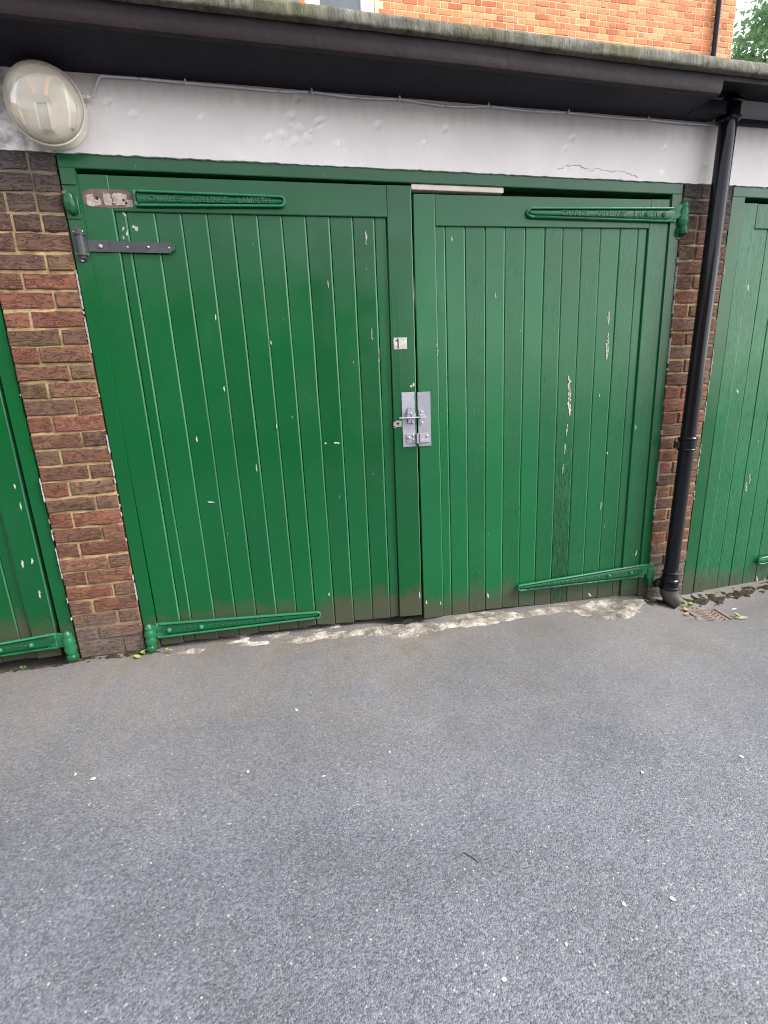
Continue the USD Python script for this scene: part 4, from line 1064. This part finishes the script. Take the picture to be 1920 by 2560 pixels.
# ------------------------------------------------------------------ bulkhead lamp
LX, LZ, LR = 0.022, 2.378, 0.136
lamp = thing_at('bulkhead_lamp', 'round bulkhead lamp with a clear domed cover on the white lintel', 'lamp', (LX, 0.0, LZ))
obj('base', revolve([(0, 0), (LR * .98, 0), (LR * .99, .016), (LR * .97, .046), (LR * .90, .050), (0, .050)], (LX, -0.006, LZ), 'y', 48), M['cream'], lamp, smooth=35)
obj('reflector', revolve([(0, .052), (LR * .86, .052), (LR * .95, .057), (LR * .93, .060), (LR * .84, .056), (0, .055)], (LX, -0.0065, LZ), 'y', 40), M['tray'], lamp, smooth=35)
a = np.linspace(0, math.pi / 2, 12)
ro, ri = [(LR * (math.cos(t) ** 0.6 if t < math.pi / 2 - 1e-6 else 0), .057 + .072 * math.sin(t) ** 1.1) for t in a], [((LR - .003) * (math.cos(t) ** 0.6 if t < math.pi / 2 - 1e-6 else 0), .057 + .069 * math.sin(t) ** 1.1) for t in a]
obj('cover', revolve([(LR * .93, .0508), (LR * 1.0, .0508)] + ro + ri[::-1] + [(LR * .93, .057)], (LX, -0.006, LZ), 'y', 56), M['dome'], lamp, smooth=35)
obj('rim', revolve([(LR * .955, .047), (LR * 1.025, .047), (LR * 1.03, .054), (LR * 1.0, .0585), (LR * .955, .0507)], (LX, -0.006, LZ), 'y', 56), M['cream'], lamp, smooth=35)
obj('lampholder', cat_([bevel_box(LX - .020, LX + .016, -0.085, -0.062, LZ - .095, LZ - .010, .003), bevel_box(LX - .026, LX + .020, -0.095, -0.062, LZ - .009, LZ + .016, .004)]), M['lamp_grey'], lamp)
for dx in (-.0245, .0205):
    obj('support_rail', bevel_box(LX + dx - .004, LX + dx + .004, -0.096, -0.062, LZ - .100, LZ - .010, .002), M['tube_white'], lamp)
for s_ in (-1, 1):
    pts = [(LX - .003 + s_ * .018, -.080, LZ + .018), (LX - .003 + s_ * .024, -.084, LZ + .045), (LX - .003 + s_ * .040, -.086, LZ + .075), (LX - .003 + s_ * .062, -.086, LZ + .083), (LX + s_ * .082, -.085, LZ + .065), (LX + s_ * .088, -.083, LZ + .02), (LX + s_ * .085, -.081, LZ - .04), (LX + s_ * .076, -.080, LZ - .085)]
    pts = np.array(pts)
    obj('tube', tube(pts[1:], .0060, 8), M['tube_white'], lamp, smooth=40)
    obj('tube_end', tube(pts[:3] + np.array([0, -.0015, 0]), [.0066, .0068, .0058], 8), M['tube_orange'], lamp, smooth=40, label='amber glowing-coloured tube end')
obj('cover_screw', dome_bolt(LX + .088, -0.082, LZ - .088, .006, .007), M['dirty_iron'], lamp, smooth=40)
obj('cable_gland', revolve([(0, 0), (.009, 0), (.009, .008), (.006, .009), (.006, .014), (.009, .015), (.009, .022), (.005, .024), (.005, .032), (0, .032)], (LX + LR * .95, -0.026, LZ + .053), 'x', 12), M['cream'], lamp, smooth=30)

# cable along the wall top with clips
CB = [(0.183, 2.440), (0.196, 2.466), (0.212, 2.496), (0.228, 2.512), (0.284, 2.514), (0.37, 2.515), (0.547, 2.513), (0.787, 2.511), (0.92, 2.509), (1.065, 2.515), (1.26, 2.508), (1.458, 2.514), (1.58, 2.507), (1.67, 2.503), (1.78, 2.506), (1.886, 2.514), (2.0, 2.511), (2.111, 2.509), (2.303, 2.513), (2.55, 2.509), (2.748, 2.511), (2.95, 2.508), (3.14, 2.510)]
cb = thing_at('cable', 'thin pale cable clipped along the top of the white lintel from the lamp', 'cable', (1.6, -0.01, 2.51))
cp = np.array([(x, -0.015, z - .003) for x, z in CB])
from scipy.interpolate import PchipInterpolator
tt = np.linspace(0, 1, len(cp)); t2 = np.linspace(0, 1, 140)
cs = np.stack([PchipInterpolator(tt, cp[:, k])(t2) for k in range(3)], 1)
obj('cable_run', tube(cs, .0042, 7), M['cable'], cb, smooth=40)
for x in (0.547, 1.065, 1.458, 1.886, 2.303, 2.748, 3.10):
    z = float(np.interp(x, cs[:, 0], cs[:, 2]))
    obj('clip', cat_([bevel_box(x - .004, x + .004, -0.022, -0.006, z - .006, z + .010, .0015), tube([(x, -.022, z + .010), (x, -.006, z + .010)], .0022, 6)]), M['cable'], cb)

# ------------------------------------------------------------------ downpipe
PYd = -0.078
P0, P1 = np.array([3.168, PYd, 2.585]), np.array([3.122, PYd, -0.135])


def pp(z):
    t = (P0[2] - z) / (P0[2] - P1[2])
    q = P0 + (P1 - P0) * t
    return (q[0], PYd, z)


dp = thing_at('downpipe', 'black cast iron downpipe in front of the right brick pier', 'downpipe', (3.122, PYd, -0.15))
obj('pipe', tube([pp(z) for z in np.linspace(2.50, -0.06, 14)], .0405, 28), M['black_iron'], dp, smooth=40)


def collar(prof, z):
    m = revolve(prof, (0, 0, 0), 'z', 32)
    m.apply_translation((pp(z)[0], PYd, z))
    return m


obj('top_socket', collar([(0, -.035), (.044, -.035), (.053, -.028), (.053, -.018), (.047, -.012), (.047, .040), (.053, .044), (.053, .054), (.047, .060), (.036, .074), (.018, .084), (.011, .094), (.007, .098), (0, .099)], 2.522), M['black_iron'], dp, smooth=30)
obj('pipe_joint', collar([(.039, -.045), (.047, -.043), (.051, -.036), (.047, -.030), (.047, .018), (.052, .022), (.054, .030), (.049, .036), (.039, .038)], 0.866), M['black_iron'], dp, smooth=30)
jx = pp(0.866)[0]
lugp = Polygon([(jx - .041, .880), (jx - .078, .876), (jx - .088, .862), (jx - .080, .846), (jx - .041, .842)]).difference(Point(jx - .074, .862).buffer(.008))
obj('ear', extrude_xz(lugp, PYd - .006, PYd + .008), M['black_iron'], dp)
lugp = Polygon([(jx + .048, .880), (jx + .070, .874), (jx + .076, .862), (jx + .070, .850), (jx + .048, .842)])
obj('ear', extrude_xz(lugp, PYd + .02, PYd + .034), M['black_iron'], dp)
obj('foot_joint', collar([(.039, .050), (.045, .048), (.050, .040), (.045, .032), (.048, .0), (.055, -.006), (.057, -.016), (.052, -.024), (.053, -.052), (.058, -.058), (.058, -.068), (.039, -.070)], 0.012), M['black_iron'], dp, smooth=30)
fx = pp(-.06)[0]
obj('ear', extrude_xz(Polygon([(fx - .05, .012), (fx - .085, .006), (fx - .104, -.012), (fx - .095, -.040), (fx - .05, -.036)]), PYd + .0, PYd + .02), M['black_iron'], dp)
obj('shoe', tube([(fx, PYd, -.055), (fx + .002, PYd - .004, -.085), (fx + .010, PYd - .016, -.112), (fx + .024, PYd - .034, -.135), (fx + .040, PYd - .052, -.150)], [.052, .052, .050, .046, .042], 24), M['dirty_iron'], dp, smooth=40)

# ------------------------------------------------------------------ gully with clay grate
GC = np.array([3.255, -0.285]); ga_ = math.radians(-8); GZ = gzp(3.19, -0.33) - 0.012
gully = thing_at('drain_grate', 'small square clay gully grate with chevron slots below the downpipe', 'drain', (GC[0], GC[1], GZ))
R2 = np.array([[math.cos(ga_), -math.sin(ga_)], [math.sin(ga_), math.cos(ga_)]])


def local_poly(pts):
    return Polygon([tuple(GC + R2 @ np.array(p)) for p in pts])


S = 0.082
outer = local_poly([(-S, -S), (S, -S), (S, S), (-S, S)])
slots = []
for k in range(5):
    d = -0.052 + k * 0.026
    for s_ in (-1, 1):
        slots.append(local_poly([(s_ * .006, d - .018), (s_ * .058, d + .012), (s_ * .058, d + .022), (s_ * .006, d - .007)]))
gr = outer.buffer(-.004)
for s_ in slots:
    gr = gr.difference(s_)
obj('grate', extrude_xy(gr, GZ - .012, GZ), M['clay'], gully)
obj('surround', extrude_xy(outer.buffer(.016, join_style=2).difference(outer.buffer(-.003)), GZ - .05, GZ + .006), M['clay'], gully)
obj('pit', extrude_xy(outer.buffer(.004), GZ - .12, GZ - .06), M['hole'], gully)
# mortar haunching and broken edge round the gully
hr = np.random.default_rng(17)
bits = []
for q in range(30):
    an = hr.uniform(0, 2 * math.pi)
    rad = hr.uniform(.112, .150)
    c = GC + R2 @ np.array([rad * math.cos(an) * 1.05, rad * math.sin(an) * 1.05])
    if math.sin(an) < -0.45:
        continue
    m = trimesh.creation.icosphere(subdivisions=1, radius=1.0)
    m.apply_scale((hr.uniform(.010, .032), hr.uniform(.008, .024), hr.uniform(.006, .012)))
    m.apply_transform(trimesh.transformations.rotation_matrix(hr.uniform(0, 3), (0, 0, 1)))
    m.vertices += hr.normal(0, .0018, m.vertices.shape)
    m.apply_translation((c[0], c[1], gzp(*c) + .002))
    bits.append(m)
obj('mortar_haunch', cat_(bits), M['concrete'], gully, smooth=50, kind='stuff', label='broken pale mortar round the grate')

# ------------------------------------------------------------------ litter on the ground
def leaf_mesh(L, W, curl=0.25, seed=0, thick=.0006):
    r = np.random.default_rng(seed)
    n = 7
    v, f = [], []
    for i, t in enumerate(np.linspace(0, 1, n)):
        w = W / 2 * math.sin(math.pi * t ** .8) ** .8 + .0004
        z = curl * L * (t - .5) ** 2
        for s_ in (-1, 0, 1):
            v.append((s_ * w, (t - .5) * L, z + (abs(s_) * w * .45) + r.normal(0, L * .008) + .0008))
    for i in range(n - 1):
        for j in (0, 1):
            a = i * 3 + j
            f += [(a, a + 1, a + 4), (a, a + 4, a + 3)]
    f += [(c, b, a) for a, b, c in list(f)]
    n0 = len(v)
    v = np.array(v)
    v = np.vstack([v, v - [0, 0, thick]])
    half = len(f) // 2
    f = f[:half] + [tuple(k + n0 for k in q) for q in f[half:]]
    return trimesh.Trimesh(v, np.array(f), process=False)


def place(m, x, y, rz, dz=0.0, tilt=0.0):
    m = m.copy()
    m.apply_transform(trimesh.transformations.rotation_matrix(tilt, (1, 0, 0)))
    m.apply_transform(trimesh.transformations.rotation_matrix(rz, (0, 0, 1)))
    m.apply_translation((0, 0, -m.vertices[:, 2].min()))
    return m, (x, y, gzp(x, y) + dz)


def litter(name, label, cat, m, mat, x, y, rz, group=None, tilt=0.0):
    m, loc = place(m, x, y, rz, 0.001, tilt)
    p = obj(name, m, mat, None, smooth=40, label=label, cat=cat, group=group)
    UsdGeom.Xformable(p).AddTranslateOp().Set(Gf.Vec3d(*map(float, loc)))
    return p


litter('fallen_leaf', 'largest bright green leaf lying right of the drain grate', 'leaf', leaf_mesh(.055, .044, .5, 1), M['leaf'], 3.405, -0.315, 1.1, tilt=.55)
litter('fallen_leaf', 'curled orange-brown dead leaf at the foot of the downpipe', 'leaf', leaf_mesh(.060, .040, 1.4, 2), M['dead_leaf'], 3.183, -0.165, 0.7, tilt=.5)
litter('fallen_leaf', 'narrow pale yellow leaf lying behind the drain grate', 'leaf', leaf_mesh(.050, .020, .5, 3), M['leaf'], 3.335, -0.150, 1.9)
litter('fallen_leaf', 'small green leaf at the foot of the left brick pier', 'leaf', leaf_mesh(.034, .026, .5, 4), M['leaf'], -0.035, -0.055, 1.3, tilt=.45)
litter('paper_scrap', 'white scrap lying in front of the right garage door', 'scrap', leaf_mesh(.035, .014, .2, 5), M['petal'], 3.53, -0.19, 1.5)
litter('stone_chip', 'cream stone chip on the tarmac just right of the drain grate', 'stone', trimesh.convex.convex_hull(np.random.default_rng(3).normal(0, 1, (24, 3)) * [.011, .007, .005]), M['concrete'], 3.385, -0.370, .2)
PET = [(-0.024, -0.846, .012, 'tiny pale petal on the tarmac at far left, upper of two'), (0.045, -0.884, .018, 'pale petal on the tarmac at far left, lower of two'), (0.572, -0.972, .014, 'round pale petal on the tarmac below the left leaf'),
       (0.832, -1.049, .011, 'small orange-tinted petal on the tarmac in mid picture'), (0.751, -0.671, .015, 'white fleck on the tarmac nearest the middle doors'), (1.919, -1.28, .015, 'bright white petal on the tarmac on the right, beside a pale scuff'),
       (1.686, -1.664, .016, 'largest white petal low on the right of the tarmac'), (1.554, -1.646, .012, 'pinkish crumpled petal low on the right, left of a larger white one'), (2.317, -1.299, .017, 'pale petal on the tarmac at the far right edge'),
       (1.355, -1.697, .010, 'small round white petal low in the middle right'), (1.178, -1.73, .013, 'thin pale petal nearest the bottom of the picture'), (1.081, -0.988, .010, 'tiny white petal on the tarmac below the meeting doors')]
for q, (x, y, L, lab) in enumerate(PET):
    litter('fallen_petal', lab, 'petal', leaf_mesh(L, L * .62, .4, 20 + q), M['petal'], x, y, q * 1.7, group='pale petals scattered on the tarmac', tilt=.1)
tw = tube([(-.020, .012, .002), (-.004, .002, .0035), (.010, -.006, .003), (.022, -.016, .002)], [.0009, .0013, .0012, .0007], 5)
litter('twig', 'short dark twig lying on the tarmac in the lower middle', 'twig', tw, M['twig'], 1.217, -1.439, -.35)


def weed(x, y, n, size, label, seed):
    r = np.random.default_rng(seed)
    z = gzp(x, y)
    t = thing_at('weed', label, 'weed', (x, y, z), group='small weeds along the foot of the garages')
    stems = []
    for k in range(n):
        an = r.uniform(0, 2 * math.pi)
        h = size * r.uniform(.5, 1.1)
        tip = np.array([x + h * .7 * math.cos(an), y + h * .5 * math.sin(an), z + h])
        stems.append(tube([(x, y, z - .003), ((x + tip[0]) / 2, (y + tip[1]) / 2, z + h * .6), tuple(tip)], .0009, 4))
        m = leaf_mesh(size * r.uniform(.6, 1.0), size * r.uniform(.4, .6), .5, seed * 10 + k)
        m.apply_transform(trimesh.transformations.rotation_matrix(r.uniform(-.9, .5), (1, 0, 0)))
        m.apply_transform(trimesh.transformations.rotation_matrix(an, (0, 0, 1)))
        m.apply_translation(tip)
        obj('leaf', m, M['leaf'], t, smooth=40)
    obj('stem', cat_(stems), M['leaf'], t, smooth=40)


weed(0.125, -0.040, 5, .022, 'tiny green weed in front of the lower left hinge', 1)
weed(-0.005, -0.030, 3, .026, 'green weed between the left brick pier and the door foot', 2)
weed(-0.56, -0.035, 4, .018, 'tiny green weed at the foot of the left garage door', 3)
weed(3.245, -0.120, 6, .032, 'pale green weed sprouting behind the drain at the frame foot', 4)

# ------------------------------------------------------------------ the brick house behind
HY = 5.35
house = thing_at('brick_house', 'orange brick house with a white window, rising behind the garage roof', 'house', (5.0, HY, -0.2))
WINX0, WINX1, WINZ0, WINZ1 = 1.640, 2.590, 6.10, 7.60
wl, wr = 0.45, 8.50
HZ = 9.0
poly = sbox(wl, -0.3, wr, HZ).difference(sbox(WINX0, WINZ0, WINX1, WINZ1))
hw_ = obj('wall', extrude_xz(poly, HY, HY + 0.3), M['house_mortar'], house, label='orange brick wall in Flemish bond')
CH, PITCH_ = 0.0795, 0.348
bricks_stuff = []
count = 0
hr = np.random.default_rng(12)
kz = 0
z = 5.60
row = 0
while z < 8.2:
    x = wl - (0.174 if row % 2 else 0.0) + 0.01
    isS = True
    while x < wr - 0.02:
        w = 0.226 if isS else 0.111
        x0, x1 = max(x, wl) + .0055, min(x + w, wr) - .0055
        if x1 - x0 > .03 and not (x1 > WINX0 and x0 < WINX1 and z + CH > WINZ0 and z < WINZ1):
            if x0 < WINX0 < x1: x1 = WINX0 - .002
            bm = brick_mesh(x0, x1, z + .0055, z + CH - .0055, HY - .006 + hr.normal(0, .0015), HY + .02, int(hr.integers(1, 9999)), nx=4, rnd=.005, rough=.0015)
            seen = (2.45 < x0 < 8.45) and (6.22 < z + CH) and (z < 6.30 + 0.1195 * (x0 - 2.5) + 0.14) or (1.52 < x0 < 1.66 and 6.0 < z < 6.35)
            mt_i = hr.choice(3, p=[.5, .24, .26])
            if seen and count < 300:
                obj('brick', bm, HB[mt_i], hw_, smooth=35)
                count += 1
            elif 5.9 < z < 7.8:
                bricks_stuff.append(bm)
        x += w + 0.0
        isS = not isS
    z += CH
    row += 1
obj('brick_field', cat_(bricks_stuff), HB[0], hw_, smooth=35, kind='stuff', label='further bricks of the same wall')
obj('side_wall', cat_([box(wr - .3, wr - 0.001, HY + .301, HY + 8, -0.3, HZ), box(wl, wl + .3, HY + .301, HY + 8, -0.3, HZ), box(wl, wr, HY + 8.0, HY + 8.3, -0.3, HZ)]), M['yard_brick'], house)
obj('roof', hull([(wl - .3, HY - .3, HZ), (wr + .3, HY - .3, HZ), (wl - .3, HY + 8.6, HZ), (wr + .3, HY + 8.6, HZ), (wl - .3, HY + 4.1, HZ + 3), (wr + .3, HY + 4.1, HZ + 3)]), M['slate'], house)
# window
wy = HY + 0.015
wf = obj('window', cat_([bevel_box(WINX0 + .002, WINX0 + .10, wy, wy + .07, WINZ0 + .002, WINZ1 - .002, .008), bevel_box(WINX1 - .10, WINX1 - .002, wy, wy + .07, WINZ0 + .002, WINZ1 - .002, .008), bevel_box(WINX0 + .1005, WINX1 - .1005, wy, wy + .07, WINZ0 + .002, WINZ0 + .05, .006), bevel_box(WINX0 + .1005, WINX1 - .1005, wy, wy + .07, WINZ1 - .09, WINZ1 - .002, .008)]), M['upvc'], house, label='white framed window')
ring = sbox(WINX0 + .104, WINZ0 + .054, WINX1 - .104, WINZ1 - .094)
obj('sash', extrude_xz(ring.buffer(-.012).buffer(.012).difference(ring.buffer(-.075)), wy + .008, wy + .05), M['upvc'], wf)
obj('bead', extrude_xz(ring.buffer(-.0755).difference(ring.buffer(-.088)), wy + .022, wy + .048), M['upvc'], wf)
obj('glass', extrude_xz(ring.buffer(-.0885), wy + .032, wy + .040), M['pane'], wf)
obj('blind', extrude_xz(ring.buffer(-.06), wy + .09, wy + .095), M['blind'], wf)
# lead clad bay left of the brick
lead_x = [-3.2, -2.4, -1.6, -0.8, 0.0, 0.447]
by = HY - 0.05
lc_ = obj('lead_cladding', box(-3.2, 1.545, HY - 0.042, HY - 0.008, 5.4, 7.9), M['lead'], house, label='grey clad bay left of the white window')
bx = [-3.2, -2.2, -1.2, -0.2, 0.45, 0.985, 1.125, 1.175, 1.290, 1.545]
for a, b in zip(bx[:-1], bx[1:]):
    obj('lead_sheet', bevel_box(a + .004, b - .004, HY - .056, HY - .0425, 5.4, 7.9, .004), M['lead'], lc_)
# corner downpipe
obj('corner_pipe', cat_([tube([(8.115, HY - .060, z) for z in (0.2, 3, 6, 9)], .040, 12)]), M['black_iron'], house, smooth=40, label='dark pipe at the corner of the orange wall')

# ------------------------------------------------------------------ tree beyond the house
TX, TY = 21.7, 14.0
tree = thing_at('tree', 'leafy green tree beyond the right end of the brick house', 'tree', (TX, TY, -0.2))
obj('trunk', tube([(TX, TY, -.4), (TX + .1, TY, 3), (TX - .1, TY + .1, 6), (TX, TY, 9.5), (TX + .1, TY, 13)], [.34, .27, .22, .16, .07], 12), M['bark'], tree, smooth=40)
tr = np.random.default_rng(23)
limbs = []
cl = []
for k in range(16):
    an = k * 2.4
    z0 = 4.5 + k * .5
    R = tr.uniform(1.8, 3.3)
    e = (TX + R * math.cos(an), TY + R * math.sin(an), z0 + tr.uniform(.8, 2.4))
    limbs.append(tube([(TX, TY, z0), (TX + R * .5 * math.cos(an), TY + R * .5 * math.sin(an), z0 + .9), e], [.10, .065, .03], 6))
    cl.append(e)
obj('limb', cat_(limbs), M['bark'], tree, smooth=40)
N = 26000
cents = []
for k in range(210):
    d = tr.normal(0, 1, 3); d /= np.linalg.norm(d)
    rr = tr.uniform(.45, 1.0) ** .5
    cents.append((TX + d[0] * 3.9 * rr, TY + d[1] * 3.4 * rr, 11.2 + d[2] * 5.2 * rr))
cents = np.array(cents)
ci = tr.integers(0, len(cents), N)
pos = cents[ci] + tr.normal(0, 1, (N, 3)) * [.42, .42, .30]
quad = np.array([(-.5, 0, 0), (0, .28, .04), (.5, 0, 0), (0, -.28, .04)])
qv = []
q1 = tr.normal(0, 1, (N, 3)); q1 /= np.linalg.norm(q1, axis=1, keepdims=True)
q2 = np.cross(q1, tr.normal(0, 1, (N, 3))); q2 /= np.linalg.norm(q2, axis=1, keepdims=True)
q3 = np.cross(q1, q2)
sz = tr.uniform(.16, .30, N)
V = pos[:, None, :] + sz[:, None, None] * (quad[None, :, 0, None] * q1[:, None] + quad[None, :, 1, None] * q2[:, None] + quad[None, :, 2, None] * q3[:, None])
base = np.arange(N)[:, None] * 4
Fq = (base + np.arange(4)[None]).reshape(-1, 4)
obj('crown', (V.reshape(-1, 3), Fq), M['tree_leaf'], tree)

# ------------------------------------------------------------------ unseen wall behind the camera, raised and given a left return to darken reflections
yard = thing_at('yard_wall', 'unseen brick wall across the yard, left return added to darken that side', 'wall', (-3.0, -8.2, -0.1))
obj('brickwork', cat_([box(-9, 3.5, -8.42, -8.2, -0.4, 3.7), box(-9.22, -9.001, -8.42, -0.4, -0.4, 4.6)]), M['yard_brick'], yard)
obj('coping', bevel_box(-9.0, 3.55, -8.46, -8.16, 3.701, 3.77, .01), M['concrete'], yard)
